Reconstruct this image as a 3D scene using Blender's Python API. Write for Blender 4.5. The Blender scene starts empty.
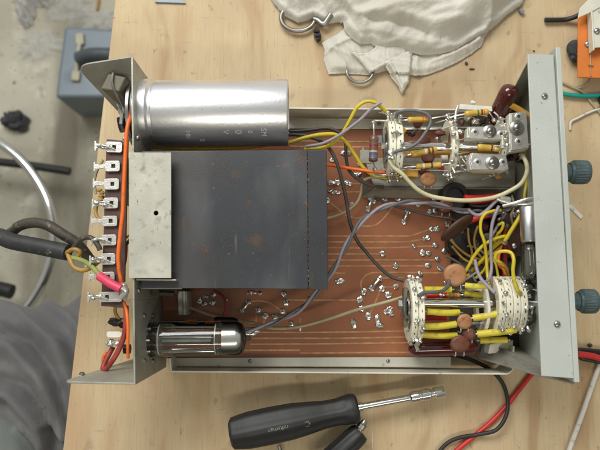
import bpy, bmesh, math, random
from mathutils import Vector, Matrix, noise
random.seed(7)
R = math.radians
scene = bpy.context.scene
COL = scene.collection
F = 620.0; H = 0.45; TILT = R(6)
CT, ST = math.cos(TILT), math.sin(TILT)

def P(x, y, z=0.0):
    """point of the place seen at photo pixel (x, y) that lies at height z (metres)"""
    dx, dy = (x-300)/F, (225-y)/F
    d = Vector((dx, CT*dy+ST, ST*dy-CT))
    return Vector((0, 0, H)) + d*((z-H)/d.z)
def proj(p):
    v = p-Vector((0, 0, H)); x, y, z = v.x, CT*v.y+ST*v.z, -ST*v.y+CT*v.z
    return 300+F*x/-z, 225-F*y/-z
def PX(z): return (H-z)/F            # size of a photo pixel at height z
def drop(p, z): return Vector((p.x, p.y, z))

# ------------------------------------------------------------------ materials
def nmat(name, col, rough=.5, metal=0., var=.0, scale=40., col2=None, bump=0., bscale=200., spec=.5, coat=0., rvar=0., alpha=1., trans=0., detail=4, thr=(.35,.65)):
    m = bpy.data.materials.new(name); m.use_nodes = True
    nt = m.node_tree; b = nt.nodes['Principled BSDF']
    b.inputs['Roughness'].default_value = rough; b.inputs['Metallic'].default_value = metal
    b.inputs['Specular IOR Level'].default_value = spec
    b.inputs['Coat Weight'].default_value = coat
    b.inputs['Transmission Weight'].default_value = trans
    tc = nt.nodes.new('ShaderNodeTexCoord')
    c1 = (*col, 1); c2 = (*(col2 if col2 else [c*(1-var) for c in col]), 1)
    if var > 0 or col2:
        n = nt.nodes.new('ShaderNodeTexNoise'); n.inputs['Scale'].default_value = scale; n.inputs['Detail'].default_value = detail
        nt.links.new(tc.outputs['Object'], n.inputs['Vector'])
        r = nt.nodes.new('ShaderNodeValToRGB'); r.color_ramp.elements[0].position = thr[0]; r.color_ramp.elements[1].position = thr[1]
        r.color_ramp.elements[0].color = c2; r.color_ramp.elements[1].color = c1
        nt.links.new(n.outputs['Fac'], r.inputs['Fac']); nt.links.new(r.outputs['Color'], b.inputs['Base Color'])
        if rvar:
            mr = nt.nodes.new('ShaderNodeMapRange'); mr.inputs['To Min'].default_value = rough+rvar; mr.inputs['To Max'].default_value = max(.02, rough-rvar)
            nt.links.new(n.outputs['Fac'], mr.inputs['Value']); nt.links.new(mr.outputs['Result'], b.inputs['Roughness'])
    else:
        b.inputs['Base Color'].default_value = c1
    if bump:
        n2 = nt.nodes.new('ShaderNodeTexNoise'); n2.inputs['Scale'].default_value = bscale; n2.inputs['Detail'].default_value = 3
        nt.links.new(tc.outputs['Object'], n2.inputs['Vector'])
        bp = nt.nodes.new('ShaderNodeBump'); bp.inputs['Strength'].default_value = bump; bp.inputs['Distance'].default_value = .0005
        nt.links.new(n2.outputs['Fac'], bp.inputs['Height']); nt.links.new(bp.outputs['Normal'], b.inputs['Normal'])
    return m

def spots(m, col, scale, lo, hi, detail=3, rough=None, obj='Object', stretch=(1,1,1)):
    """adds a layer of stains of their own colour over a material"""
    nt = m.node_tree; b = nt.nodes['Principled BSDF']
    tc = nt.nodes.new('ShaderNodeTexCoord'); mp = nt.nodes.new('ShaderNodeMapping'); mp.inputs['Scale'].default_value = stretch
    mp.inputs['Location'].default_value = (random.random()*5, random.random()*5, 0)
    n = nt.nodes.new('ShaderNodeTexNoise'); n.inputs['Scale'].default_value = scale; n.inputs['Detail'].default_value = detail
    nt.links.new(tc.outputs[obj], mp.inputs['Vector']); nt.links.new(mp.outputs['Vector'], n.inputs['Vector'])
    mr = nt.nodes.new('ShaderNodeMapRange'); mr.inputs['From Min'].default_value = lo; mr.inputs['From Max'].default_value = hi
    nt.links.new(n.outputs['Fac'], mr.inputs['Value'])
    mx = nt.nodes.new('ShaderNodeMix'); mx.data_type = 'RGBA'
    nt.links.new(mr.outputs['Result'], mx.inputs['Factor'])
    inp = b.inputs['Base Color']
    if inp.is_linked: nt.links.new(inp.links[0].from_socket, mx.inputs['A'])
    else: mx.inputs['A'].default_value = inp.default_value
    mx.inputs['B'].default_value = (*col, 1)
    nt.links.new(mx.outputs['Result'], inp)
    return m

M = {}
M['wood'] = None
M['grey_metal'] = spots(spots(nmat('dull_zinc_plate', (.42,.415,.35), .48, .4, .22, 60, bump=.3, bscale=900, rvar=.12), (.20,.18,.13), 55, .60, .80), (.52,.52,.47), 900, .62, .75)
M['panel_metal'] = spots(spots(spots(nmat('pale_green_grey_painted_steel', (.515,.545,.505), .42, .1, .10, 30, bump=.25, bscale=700, rvar=.1), (.25,.24,.18), 160, .70, .80), (.44,.46,.42), 30, .5, .8, 5), (.30,.28,.21), 320, .70, .76)
M['rail'] = spots(nmat('pale_aluminium_rail', (.72,.71,.60), .38, .12, .15, 40, bump=.2, bscale=600), (.2,.19,.15), 120, .66, .76)
M['plate'] = spots(spots(spots(nmat('scuffed_pale_zinc_plate', (.47,.46,.39), .5, .3, .15, 70, bump=.1, bscale=900, rvar=.1), (.27,.25,.19), 160, .62, .80), (.08,.07,.05), 420, .70, .76, stretch=(1,.45,1)), (.58,.57,.50), 900, .62, .78); spots(M['plate'], (.22,.20,.15), 45, .62, .80, 6); spots(M['plate'], (.20,.18,.14), 420, .64, .74, 4, stretch=(1,.5,1)); spots(M['plate'], (.24,.22,.17), 110, .60, .72, 6); spots(M['plate'], (.62,.60,.52), 30, .55, .8)
M['can'] = nmat('brushed_aluminium_can', (.93,.93,.95), .34, 1., .10, 25, bump=.10, bscale=500, rvar=.07)
spots(M['can'], (.62,.62,.65), 130, .5, .72, 4, stretch=(.06,1,1)); spots(M['can'], (.5,.49,.48), 300, .70, .78, 3)
M['can_ink'] = nmat('white_stamped_ink', (.75,.75,.73), .6, 0, .5, 900)
M['chrome'] = nmat('chrome', (.75,.75,.73), .12, 1., .1, 60)
M['steel'] = nmat('worn_steel', (.5,.49,.46), .3, 1., .35, 90, rvar=.1)
M['dull_steel'] = nmat('dull_worn_steel', (.34,.33,.30), .42, .9, .35, 90, rvar=.1)
M['nickel'] = nmat('tinned_lug', (.70,.69,.65), .32, .7, .2, 300, bump=.2, bscale=1200, rvar=.1)
M['solder'] = nmat('solder', (.80,.80,.76), .28, .9, .3, 500, bump=.25, bscale=1200)
M['flux'] = nmat('burnt_flux', (.05,.025,.012), .35, 0, .5, 400)
M['black_box'] = spots(spots(nmat('blackened_steel_lamination_box', (.048,.056,.068), .42, .3, .35, 30, bump=.12, bscale=1600, rvar=.04), (.12,.055,.030), 150, .66, .76), (.15,.15,.155), 30, .45, .8, stretch=(1,.4,1))
spots(M['black_box'], (.10,.10,.10), 700, .64, .78); spots(M['black_box'], (.12,.07,.045), 60, .60, .74, 6); spots(M['black_box'], (.05,.045,.042), 9, .45, .75, 5); spots(M['black_box'], (.12,.12,.12), 260, .68, .80, 4, stretch=(1,.10,1)); spots(M['black_box'], (.26,.15,.08), 240, .72, .76, 3)
M['rust'] = spots(nmat('rust', (.12,.055,.030), .9, 0, .6, 500, bump=.6, bscale=1000), (.4,.22,.1), 350, .6, .66)
M['pcb'] = spots(spots(nmat('brown_lacquered_board', (.35,.125,.052), .38, 0, .2, 22, bump=.1, bscale=300, coat=.15, rvar=.08), (.24,.08,.036), 16, .5, .8), (.40,.16,.08), 700, .66, .8)
M['track'] = nmat('lacquered_track', (.52,.28,.125), .4, .2, .35, 200)
M['phenolic'] = nmat('brown_phenolic', (.10,.048,.034), .5, 0, .4, 120, bump=.2)
M['bakelite'] = nmat('black_bakelite', (.014,.013,.013), .35, 0, .3, 80)
M['ceramic'] = spots(nmat('cream_steatite', (.90,.865,.70), .38, 0, .12, 120, bump=.15, bscale=900), (.42,.33,.18), 150, .6, .78)
M['ceramic_w'] = nmat('white_ceramic', (.82,.80,.71), .35, 0, .15, 150)
M['slot'] = nmat('dark_slot', (.05,.04,.03), .7)
M['yel'] = nmat('yellow_pvc', (.68,.54,.03), .38, 0, .15, 150, coat=.1)
M['yel_sl'] = nmat('yellow_sleeve', (.72,.60,.05), .42, 0, .12, 100)
M['mustard'] = nmat('mustard_film_body', (.68,.36,.05), .3, 0, .15, 150, coat=.2)
M['cream'] = nmat('cream_pvc', (.66,.61,.38), .42, 0, .12, 100)
M['pale'] = nmat('aged_pale_pvc', (.42,.36,.22), .45, 0, .2, 100)
M['grey_w'] = nmat('grey_pvc', (.14,.14,.14), .45, 0, .2, 100)
M['dgrey_w'] = nmat('dark_grey_pvc', (.06,.055,.05), .45, 0, .25, 100)
M['lilac'] = nmat('lilac_pvc', (.34,.30,.345), .45, 0, .12, 100)
M['orange'] = nmat('orange_pvc', (.85,.16,.02), .42, 0, .12, 100)
M['red'] = nmat('red_pvc', (.58,.025,.02), .4, 0, .15, 100)
M['red_old'] = nmat('aged_red_pvc', (.38,.05,.04), .5, 0, .3, 200, bump=.3)
M['pink'] = nmat('pink_sleeve', (.72,.06,.13), .45, 0, .12, 120)
M['green_w'] = nmat('faded_green_pvc', (.30,.34,.10), .5, 0, .2, 120)
M['teal_w'] = nmat('teal_pvc', (.0,.30,.26), .4, 0, .1, 60)
M['ochre_w'] = nmat('ochre_pvc', (.42,.25,.06), .45, 0, .25, 150)
M['black_w'] = nmat('black_rubber', (.018,.018,.018), .5, 0, .35, 150, bump=.2)
M['cord'] = spots(nmat('dusty_black_cord', (.035,.037,.038), .55, 0, .3, 90, bump=.3), (.16,.15,.12), 260, .64, .74)
M['cord2'] = spots(nmat('dusty_brown_grey_cord', (.065,.055,.042), .6, 0, .3, 90, bump=.3), (.2,.17,.12), 260, .6, .74)
M['white_w'] = nmat('white_pvc', (.68,.66,.6), .4, 0, .1, 60)
M['disc'] = spots(nmat('orange_brown_ceramic_disc', (.43,.205,.09), .42, 0, .15, 200, bump=.2), (.25,.09,.03), 300, .6, .7)
M['disc_d'] = nmat('dark_brown_disc', (.17,.055,.03), .45, 0, .3, 300, bump=.3)
M['maroon'] = nmat('glossy_maroon_dip', (.085,.010,.008), .12, 0, .3, 60, coat=.6)
M['res_y'] = nmat('yellow_resistor_body', (.66,.42,.06), .3, 0, .15, 250, coat=.3)
M['res_b'] = nmat('brown_resistor_body', (.16,.075,.055), .35, 0, .2, 250, coat=.3)
M['b_or'] = nmat('orange_band', (.75,.17,.02), .35); M['b_br'] = nmat('brown_band', (.13,.04,.02), .35)
M['b_wh'] = nmat('white_band', (.7,.68,.62), .35); M['b_gn'] = nmat('green_band', (.03,.18,.06), .35)
M['b_bl'] = nmat('blue_band', (.03,.16,.42), .35); M['b_gy'] = nmat('grey_band', (.35,.36,.34), .35)
M['b_rd'] = nmat('dark_red_band', (.2,.02,.02), .35)
M['knob'] = nmat('teal_grey_plastic', (.065,.108,.115), .45, 0, .2, 200, bump=.2)
M['taupe'] = nmat('taupe_block', (.17,.15,.105), .6, 0, .2, 100, bump=.2)
M['handle'] = nmat('black_handle_plastic', (.016,.016,.017), .52, 0, .25, 60, bump=.12, bscale=500)
M['ink'] = nmat('pale_worn_print', (.34,.34,.33), .6, 0, .85, 1400)
M['box_blue'] = spots(nmat('blue_grey_enamel', (.20,.245,.285), .38, 0.1, .15, 8, bump=.2), (.10,.13,.16), 22, .6, .75)
M['grip'] = nmat('dark_slate_grip', (.085,.105,.115), .5, 0, .3, 60)
M['ivory'] = nmat('ivory_plastic', (.5,.47,.35), .5, 0, .15, 60)
M['orange_b'] = spots(nmat('orange_board', (.70,.20,.035), .45, 0, .2, 40, bump=.1), (.35,.09,.02), 50, .58, .72)
M['debris'] = nmat('dark_debris', (.05,.05,.055), .7, 0, .4, 500)
M['plastic_sheet'] = nmat('cloudy_plastic_film', (.66,.66,.64), .25, 0, .15, 20, bump=.3, bscale=80)
M['anode'] = nmat('grey_anode', (.26,.26,.25), .5, .8, .3, 200)
M['mica'] = nmat('mica_disc', (.80,.80,.75), .3, 0, .1, 100)
M['getter'] = nmat('silver_getter_flash', (.88,.86,.82), .20, 1., .1, 80)
M['copper_o'] = nmat('coppery_foil', (.55,.18,.05), .35, .4, .4, 400)
M['dark_int'] = nmat('dark_cavity_brown', (.09,.08,.065), .6, .2, .4, 80)

def glass(name, tint=(1,1,1), rough=.04):
    m = bpy.data.materials.new(name); m.use_nodes = True; nt = m.node_tree
    nt.nodes.remove(nt.nodes['Principled BSDF']); out = nt.nodes['Material Output']
    t = nt.nodes.new('ShaderNodeBsdfTransparent'); t.inputs['Color'].default_value = (*tint, 1)
    g = nt.nodes.new('ShaderNodeBsdfGlossy'); g.inputs['Roughness'].default_value = rough
    fr = nt.nodes.new('ShaderNodeFresnel'); fr.inputs['IOR'].default_value = 1.7
    mx = nt.nodes.new('ShaderNodeMixShader')
    nt.links.new(fr.outputs[0], mx.inputs[0]); nt.links.new(t.outputs[0], mx.inputs[1]); nt.links.new(g.outputs[0], mx.inputs[2])
    nt.links.new(mx.outputs[0], out.inputs['Surface']); return m
M['glass'] = glass('thin_clear_glass', (.93,.94,.92))
def film():
    m = bpy.data.materials.new('crinkled_translucent_film'); m.use_nodes = True; nt = m.node_tree
    b = nt.nodes['Principled BSDF']; b.inputs['Base Color'].default_value = (.75,.76,.76,1); b.inputs['Roughness'].default_value = .22
    tr = nt.nodes.new('ShaderNodeBsdfTransparent'); mx = nt.nodes.new('ShaderNodeMixShader'); mx.inputs[0].default_value = .32
    out = nt.nodes['Material Output']
    nt.links.new(tr.outputs[0], mx.inputs[1]); nt.links.new(b.outputs[0], mx.inputs[2]); nt.links.new(mx.outputs[0], out.inputs['Surface']); return m
M['film'] = film()

def wood_mat():
    m = bpy.data.materials.new('raw_plywood'); m.use_nodes = True; nt = m.node_tree; b = nt.nodes['Principled BSDF']
    N = nt.nodes.new; L = nt.links.new
    tc = N('ShaderNodeTexCoord')
    # large soft warp so grain lines wander
    n0 = N('ShaderNodeTexNoise'); n0.inputs['Scale'].default_value = 7; n0.inputs['Detail'].default_value = 2; L(tc.outputs['Object'], n0.inputs['Vector'])
    sub = N('ShaderNodeVectorMath'); sub.operation = 'SUBTRACT'; L(n0.outputs['Color'], sub.inputs[0]); sub.inputs[1].default_value = (.5,.5,.5)
    sc = N('ShaderNodeVectorMath'); sc.operation = 'SCALE'; L(sub.outputs[0], sc.inputs[0]); sc.inputs['Scale'].default_value = .075
    ad = N('ShaderNodeVectorMath'); L(tc.outputs['Object'], ad.inputs[0]); L(sc.outputs[0], ad.inputs[1])
    mp = N('ShaderNodeMapping'); mp.inputs['Scale'].default_value = (1, .09, 1); mp.inputs['Rotation'].default_value = (0,0,R(-4)); L(ad.outputs[0], mp.inputs['Vector'])
    wv = N('ShaderNodeTexNoise'); wv.inputs['Scale'].default_value = 48; wv.inputs['Detail'].default_value = 2; wv.inputs['Roughness'].default_value = .5; L(mp.outputs[0], wv.inputs['Vector'])
    r1 = N('ShaderNodeValToRGB'); e = r1.color_ramp.elements
    e[0].position = .33; e[0].color = (.42,.27,.14,1); e[1].position = .72; e[1].color = (.62,.495,.305,1)
    k = r1.color_ramp.elements.new(.44); k.color = (.56,.43,.255,1)
    L(wv.outputs['Fac'], r1.inputs['Fac'])
    # fine fibres
    mp2 = N('ShaderNodeMapping'); mp2.inputs['Scale'].default_value = (1, .03, 1); L(tc.outputs['Object'], mp2.inputs['Vector'])
    fb = N('ShaderNodeTexNoise'); fb.inputs['Scale'].default_value = 900; fb.inputs['Detail'].default_value = 3; L(mp2.outputs[0], fb.inputs['Vector'])
    mr = N('ShaderNodeMapRange'); mr.inputs['From Min'].default_value = .3; mr.inputs['From Max'].default_value = .7; mr.inputs['To Min'].default_value = .93; mr.inputs['To Max'].default_value = 1.05; L(fb.outputs['Fac'], mr.inputs['Value'])
    mul = N('ShaderNodeVectorMath'); mul.operation = 'SCALE'; L(r1.outputs['Color'], mul.inputs[0]); L(mr.outputs[0], mul.inputs['Scale'])
    # pinkish grime blotches and specks
    n3 = N('ShaderNodeTexNoise'); n3.inputs['Scale'].default_value = 12; n3.inputs['Detail'].default_value = 4; L(tc.outputs['Object'], n3.inputs['Vector'])
    m3 = N('ShaderNodeMapRange'); m3.inputs['From Min'].default_value = .50; m3.inputs['From Max'].default_value = .72; m3.inputs['To Max'].default_value = .75; L(n3.outputs['Fac'], m3.inputs['Value'])
    x3 = N('ShaderNodeMix'); x3.data_type = 'RGBA'; L(m3.outputs[0], x3.inputs['Factor']); L(mul.outputs[0], x3.inputs['A']); x3.inputs['B'].default_value = (.46,.33,.20,1)
    n4 = N('ShaderNodeTexNoise'); n4.inputs['Scale'].default_value = 260; n4.inputs['Detail'].default_value = 2; L(tc.outputs['Object'], n4.inputs['Vector'])
    m4 = N('ShaderNodeMapRange'); m4.inputs['From Min'].default_value = .735; m4.inputs['From Max'].default_value = .77; m4.inputs['To Max'].default_value = .7; L(n4.outputs['Fac'], m4.inputs['Value'])
    x4 = N('ShaderNodeMix'); x4.data_type = 'RGBA'; L(m4.outputs[0], x4.inputs['Factor']); L(x3.outputs['Result'], x4.inputs['A']); x4.inputs['B'].default_value = (.16,.10,.06,1)
    last = x4.outputs['Result']
    for scl, st, lo, hi, mx_, col, lc in ((5,(1,1,1),.45,.75,.6,(.42,.33,.22,1),(1,2,0)), (22,(1,.16,1),.55,.66,.55,(.47,.30,.17,1),(2,4,0)), (34,(1,.25,1),.60,.72,.5,(.42,.27,.14,1),(3,1,0)), (70,(1,1,1),.66,.74,.45,(.30,.22,.14,1),(5,3,0)), (420,(.10,1,1),.68,.75,.5,(.33,.23,.14,1),(2,7,0)), (1400,(1,.05,1),.60,.72,.45,(.34,.22,.11,1),(4,4,0)), (150,(1,.6,1),.68,.72,.5,(.25,.18,.11,1),(7,1,0)), (420,(1,.09,1),.71,.77,.6,(.78,.68,.5,1),(9,7,0))):
        mpp = N('ShaderNodeMapping'); mpp.inputs['Scale'].default_value = st; mpp.inputs['Location'].default_value = lc; mpp.inputs['Rotation'].default_value = (0,0,.3 if scl == 420 else 0); L(tc.outputs['Object'], mpp.inputs['Vector'])
        nn_ = N('ShaderNodeTexNoise'); nn_.inputs['Scale'].default_value = scl; nn_.inputs['Detail'].default_value = 4; L(mpp.outputs[0], nn_.inputs['Vector'])
        mm = N('ShaderNodeMapRange'); mm.inputs['From Min'].default_value = lo; mm.inputs['From Max'].default_value = hi; mm.inputs['To Max'].default_value = mx_; L(nn_.outputs['Fac'], mm.inputs['Value'])
        xx = N('ShaderNodeMix'); xx.data_type = 'RGBA'; L(mm.outputs[0], xx.inputs['Factor']); L(last, xx.inputs['A']); xx.inputs['B'].default_value = col; last = xx.outputs['Result']
    L(last, b.inputs['Base Color']); b.inputs['Roughness'].default_value = .62; b.inputs['Specular IOR Level'].default_value = .3
    bp = N('ShaderNodeBump'); bp.inputs['Strength'].default_value = .25; bp.inputs['Distance'].default_value = .0004; L(fb.outputs['Fac'], bp.inputs['Height']); L(bp.outputs[0], b.inputs['Normal'])
    return m
M['wood'] = wood_mat()
def floor_mat():
    m = nmat('worn_concrete', (.56,.535,.43), .7, 0, .2, 5, col2=(.40,.37,.285), bump=.5, bscale=60, detail=8, thr=(.3,.7))
    spots(m, (.34,.30,.22), 11, .54, .74, 6); spots(m, (.72,.69,.60), 24, .58, .74, 5); spots(m, (.33,.30,.23), 45, .60, .78, 6); spots(m, (.15,.13,.09), 120, .66, .72, 2); spots(m, (.20,.18,.13), 3.5, .56, .64, 9, stretch=(1,.2,1)); spots(m, (.66,.66,.62), 140, .76, .79, 2)
    return m
M['floor'] = floor_mat()
def cloth_mat(name, col, weave=1500, stains=()):
    m = nmat(name, col, .9, 0, .12, 30, bump=.7, bscale=weave, spec=.15)
    b = m.node_tree.nodes['Principled BSDF']; b.inputs['Sheen Weight'].default_value = .15
    for c, s, lo, hi in stains: spots(m, c, s, lo, hi)
    return m
M['rag'] = cloth_mat('grubby_white_cotton', (.64,.615,.55), 1300, [((.50,.47,.39), 12, .48, .72), ((.62,.52,.47), 9, .58, .75), ((.25,.22,.17), 300, .74, .79)])
M['trouser'] = cloth_mat('dark_grey_cotton', (.155,.152,.155), 700, [((.20,.195,.195), 40, .5, .75), ((.12,.117,.12), 12, .5, .8)])
M['hem'] = cloth_mat('grey_green_cotton', (.19,.21,.20), 900)

# ------------------------------------------------------------------ mesh building
for k_ in ('yel','yel_sl','cream','pale','grey_w','lilac','orange','red','ceramic','mustard','res_y','white_w','pink'):
    c_ = M[k_].node_tree.nodes['Principled BSDF'].inputs['Base Color']
    base = [n for n in M[k_].node_tree.nodes if n.type == 'VALTORGB'][0].color_ramp.elements[1].color
    spots(M[k_], tuple(v*.45+.03 for v in base[:3]), 180, .60, .76, 5)
class MB:
    def __init__(s): s.v = []; s.f = []; s.mi = []
    def add(s, vs, fs, mi=0):
        o = len(s.v); s.v += [Vector(v) for v in vs]
        for f in fs: s.f.append(tuple(i+o for i in f)); s.mi.append(mi)
    def prism(s, top, bot, mi=0):
        n = len(top)
        s.add(list(top)+list(bot), [tuple(range(n)), tuple(range(2*n-1, n-1, -1))]+[(i, i+n, (i+1) % n+n, (i+1) % n) for i in range(n)], mi)
    def slab(s, pts, th, mi=0, direction=Vector((0,0,-1))):
        s.prism(pts, [Vector(p)+direction*th for p in pts], mi)
    def box(s, c, sx, sy, sz, rz=0, mi=0, mat=None):
        c = Vector(c); r = mat if mat else Matrix.Rotation(rz, 3, 'Z')
        q = [c+r@Vector((a*sx/2, b*sy/2, d*sz/2)) for d in (1,-1) for a, b in ((-1,-1),(1,-1),(1,1),(-1,1))]
        s.prism(q[:4], q[4:], mi)
    def tube(s, pts, r, n=10, mi=0, sub=6, caps=True):
        pts = [Vector(p) for p in pts]
        rs = list(r) if isinstance(r, (list, tuple)) else [r]*len(pts)
        if sub > 1 and len(pts) > 2:
            q = [2*pts[0]-pts[1]]+pts+[2*pts[-1]-pts[-2]]; out = []; ro = []
            for i in range(1, len(q)-2):
                for k in range(sub):
                    t = k/sub; a, b, c, d = q[i-1:i+3]
                    out.append(.5*((2*b)+(c-a)*t+(2*a-5*b+4*c-d)*t*t+(3*b-a-3*c+d)*t**3)); ro.append(rs[i-1]*(1-t)+rs[i]*t)
            out.append(pts[-1]); ro.append(rs[-1]); pts, rs = out, ro
        up = None; vs = []; m = len(pts)
        for i, p in enumerate(pts):
            t = (pts[min(i+1, m-1)]-pts[max(i-1, 0)])
            t = t.normalized() if t.length > 1e-9 else Vector((1,0,0))
            if up is None:
                up = Vector((0,0,1)) if abs(t.z) < .9 else Vector((1,0,0))
            up = (up-t*up.dot(t)); up = up.normalized() if up.length > 1e-9 else t.orthogonal().normalized()
            w = t.cross(up)
            for k in range(n):
                a = 2*math.pi*k/n; vs.append(p+(up*math.cos(a)+w*math.sin(a))*rs[i])
        fs = [(i*n+k, i*n+(k+1) % n, (i+1)*n+(k+1) % n, (i+1)*n+k) for i in range(m-1) for k in range(n)]
        if caps: fs += [tuple(range(n-1, -1, -1)), tuple((m-1)*n+k for k in range(n))]
        s.add(vs, fs, mi)
    def lathe(s, a, b, prof, n=32, mi=0, caps=True, closed=False, mis=None, flute=None):
        """profile [(t along a->b in metres, radius)] turned about the axis a->b"""
        a, b = Vector(a), Vector(b); t = (b-a).normalized()
        u = (Vector((0,0,1))-t*t.z); u = u.normalized() if u.length > .1 else t.orthogonal().normalized(); w = t.cross(u)
        vs = []
        for d, r in prof:
            for k in range(n):
                an = 2*math.pi*k/n
                rr = r*(1+(flute(d, an) if flute else 0))
                vs.append(a+t*d+(u*math.cos(an)+w*math.sin(an))*rr)
        m = len(prof); o = len(s.v); s.v += vs
        rng = range(m) if closed else range(m-1)
        for i in rng:
            j = (i+1) % m
            for k in range(n):
                s.f.append((o+i*n+k, o+i*n+(k+1) % n, o+j*n+(k+1) % n, o+j*n+k)); s.mi.append(mis[i] if mis else mi)
        if caps and not closed:
            s.f.append(tuple(o+k for k in range(n-1, -1, -1))); s.mi.append(mis[0] if mis else mi)
            s.f.append(tuple(o+(m-1)*n+k for k in range(n))); s.mi.append(mis[-1] if mis else mi)
    def blob(s, c, rx, ry, rz, seed=0, amp=.2, fr=2.0, n=10, mi=0, rot=0):
        c = Vector(c); bm = bmesh.new(); bmesh.ops.create_icosphere(bm, subdivisions=3 if n > 8 else 2, radius=1)
        rm = Matrix.Rotation(rot, 3, 'Z'); vs = []
        for v in bm.verts:
            k = 1+amp*noise.noise(v.co*fr+Vector((seed*3.1, seed*1.7, 0)))
            vs.append(c+rm@Vector((v.co.x*rx*k, v.co.y*ry*k, v.co.z*rz*k)))
        s.add(vs, [[v.index for v in f.verts] for f in bm.faces], mi); bm.free()

def build(name, mb, mats, parent=None, label=None, bevel=0, sharp=38, origin=None, flat=False):
    me = bpy.data.meshes.new(name)
    c = Vector(origin) if origin is not None else sum(mb.v, Vector())/max(1, len(mb.v))
    me.from_pydata([v-c for v in mb.v], [], mb.f)
    mats = mats if isinstance(mats, list) else [mats]
    for m in mats: me.materials.append(M[m] if isinstance(m, str) else m)
    me.polygons.foreach_set('material_index', mb.mi)
    me.update()
    bm = bmesh.new(); bm.from_mesh(me); bmesh.ops.recalc_face_normals(bm, faces=bm.faces)
    for e in bm.edges:
        if len(e.link_faces) == 2: e.smooth = e.calc_face_angle(0) < R(sharp)
    for f in bm.faces: f.smooth = not flat
    bm.to_mesh(me); bm.free()
    o = bpy.data.objects.new(name, me); COL.objects.link(o)
    o.location = c
    if parent is not None:
        o.parent = parent; o.location = c-WL[parent.name]
    WL[o.name] = c
    if label: o['label'] = label
    if bevel:
        b = o.modifiers.new('bevel', 'BEVEL'); b.width = bevel; b.segments = 2; b.limit_method = 'ANGLE'; b.angle_limit = R(50); b.harden_normals = True
    return o
WL = {}
def thing(name, loc, label, cat, group=None):
    o = bpy.data.objects.new(name, None); COL.objects.link(o); o.location = loc; o.empty_display_size = .01
    WL[o.name] = Vector(loc); tag(o, label, cat, group); return o
def tag(o, label, cat, group=None):
    o['label'] = label; o['category'] = cat
    if group: o['group'] = group
    return o
def pts(*l, z=None):
    return [P(*p) if len(p) == 3 else P(p[0], p[1], z) for p in l]
def vwall(mb, line, z1, th, mi=0, inward=None):
    """vertical sheet: its top edge is the polyline (world points), it hangs down to z1"""
    for a, b in zip(line[:-1], line[1:]):
        d = (b-a); d.z = 0; n = Vector((-d.y, d.x, 0)).normalized()*th/2
        mb.prism([a-n, b-n, b+n, a+n], [drop(a-n, z1), drop(b-n, z1), drop(b+n, z1), drop(a+n, z1)], mi)
def screw(mb, c, r, axis=Vector((0,0,1)), mi=0, slot=True, smi=1, ang=.6):
    axis = axis.normalized(); c = Vector(c)
    mb.lathe(c, c+axis, [(-r*.2, r), (r*.25, r), (r*.55, r*.75), (r*.68, r*.35)], 16, mi)
    if slot:
        q = axis.to_track_quat('Z', 'Y').to_matrix() @ Matrix.Rotation(ang, 3, 'Z')
        mb.box(c+axis*r*.62, r*1.3, r*.22, r*.2, mi=smi, mat=q)
def text_polys(body, size):
    cu = bpy.data.curves.new('tmp_text', 'FONT'); cu.body = body; cu.size = size; cu.align_x = 'CENTER'; cu.align_y = 'CENTER'
    o = bpy.data.objects.new('tmp_text', cu); COL.objects.link(o)
    bpy.context.view_layer.update()
    me = bpy.data.meshes.new_from_object(o.evaluated_get(bpy.context.evaluated_depsgraph_get()))
    vs = [v.co.copy() for v in me.vertices]; fs = [tuple(p.vertices) for p in me.polygons]
    bpy.data.objects.remove(o); bpy.data.curves.remove(cu); bpy.data.meshes.remove(me)
    return vs, fs

# ------------------------------------------------------------------ camera, light
cam = bpy.data.cameras.new('camera'); co = bpy.data.objects.new('camera', cam); COL.objects.link(co)
co.location = (0, 0, H); co.rotation_euler = (TILT, 0, 0)
cam.sensor_width = 36; cam.lens = 36*F/600; cam.clip_start = .01; cam.clip_end = 50
cam.dof.use_dof = True; cam.dof.focus_distance = .40; cam.dof.aperture_fstop = 11
scene.camera = co
w = bpy.data.worlds.new('World'); scene.world = w; w.use_nodes = True
nt = w.node_tree; bg = nt.nodes['Background']
tc = nt.nodes.new('ShaderNodeTexCoord'); sx = nt.nodes.new('ShaderNodeSeparateXYZ'); nt.links.new(tc.outputs['Generated'], sx.inputs[0])
rp = nt.nodes.new('ShaderNodeValToRGB'); mr = nt.nodes.new('ShaderNodeMapRange'); mr.inputs['From Min'].default_value = -1
nt.links.new(sx.outputs['Y'], mr.inputs['Value']); nt.links.new(mr.outputs[0], rp.inputs['Fac'])
rp.color_ramp.elements[0].color = (.22,.21,.165,1); rp.color_ramp.elements[1].color = (.92,.93,.90,1); rp.color_ramp.elements[1].position = .95
nt.links.new(rp.outputs[0], bg.inputs['Color']); bg.inputs['Strength'].default_value = .60
def area(name, loc, target, sx_, sy_, power, col):
    l = bpy.data.lights.new(name, 'AREA'); l.shape = 'RECTANGLE'; l.size = sx_; l.size_y = sy_; l.energy = power; l.color = col
    o = bpy.data.objects.new(name, l); COL.objects.link(o); o.location = loc
    o.rotation_euler = (Vector(target)-Vector(loc)).to_track_quat('-Z', 'Y').to_euler(); return o
area('window_light', (-.35, .80, .95), (-.02, .10, 0), .9, .5, 14.5, (1.0,.995,.96))
area('ceiling_lamp', (.1, -.75, 1.25), (0, 0, 0), .9, .12, 5.0, (1.0,.94,.80))
scene.view_settings.view_transform = 'Standard'; scene.view_settings.look = 'None'
scene.view_settings.exposure = 0; scene.view_settings.gamma = 1
scene.cycles.max_bounces = 8; scene.cycles.transparent_max_bounces = 16

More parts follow.
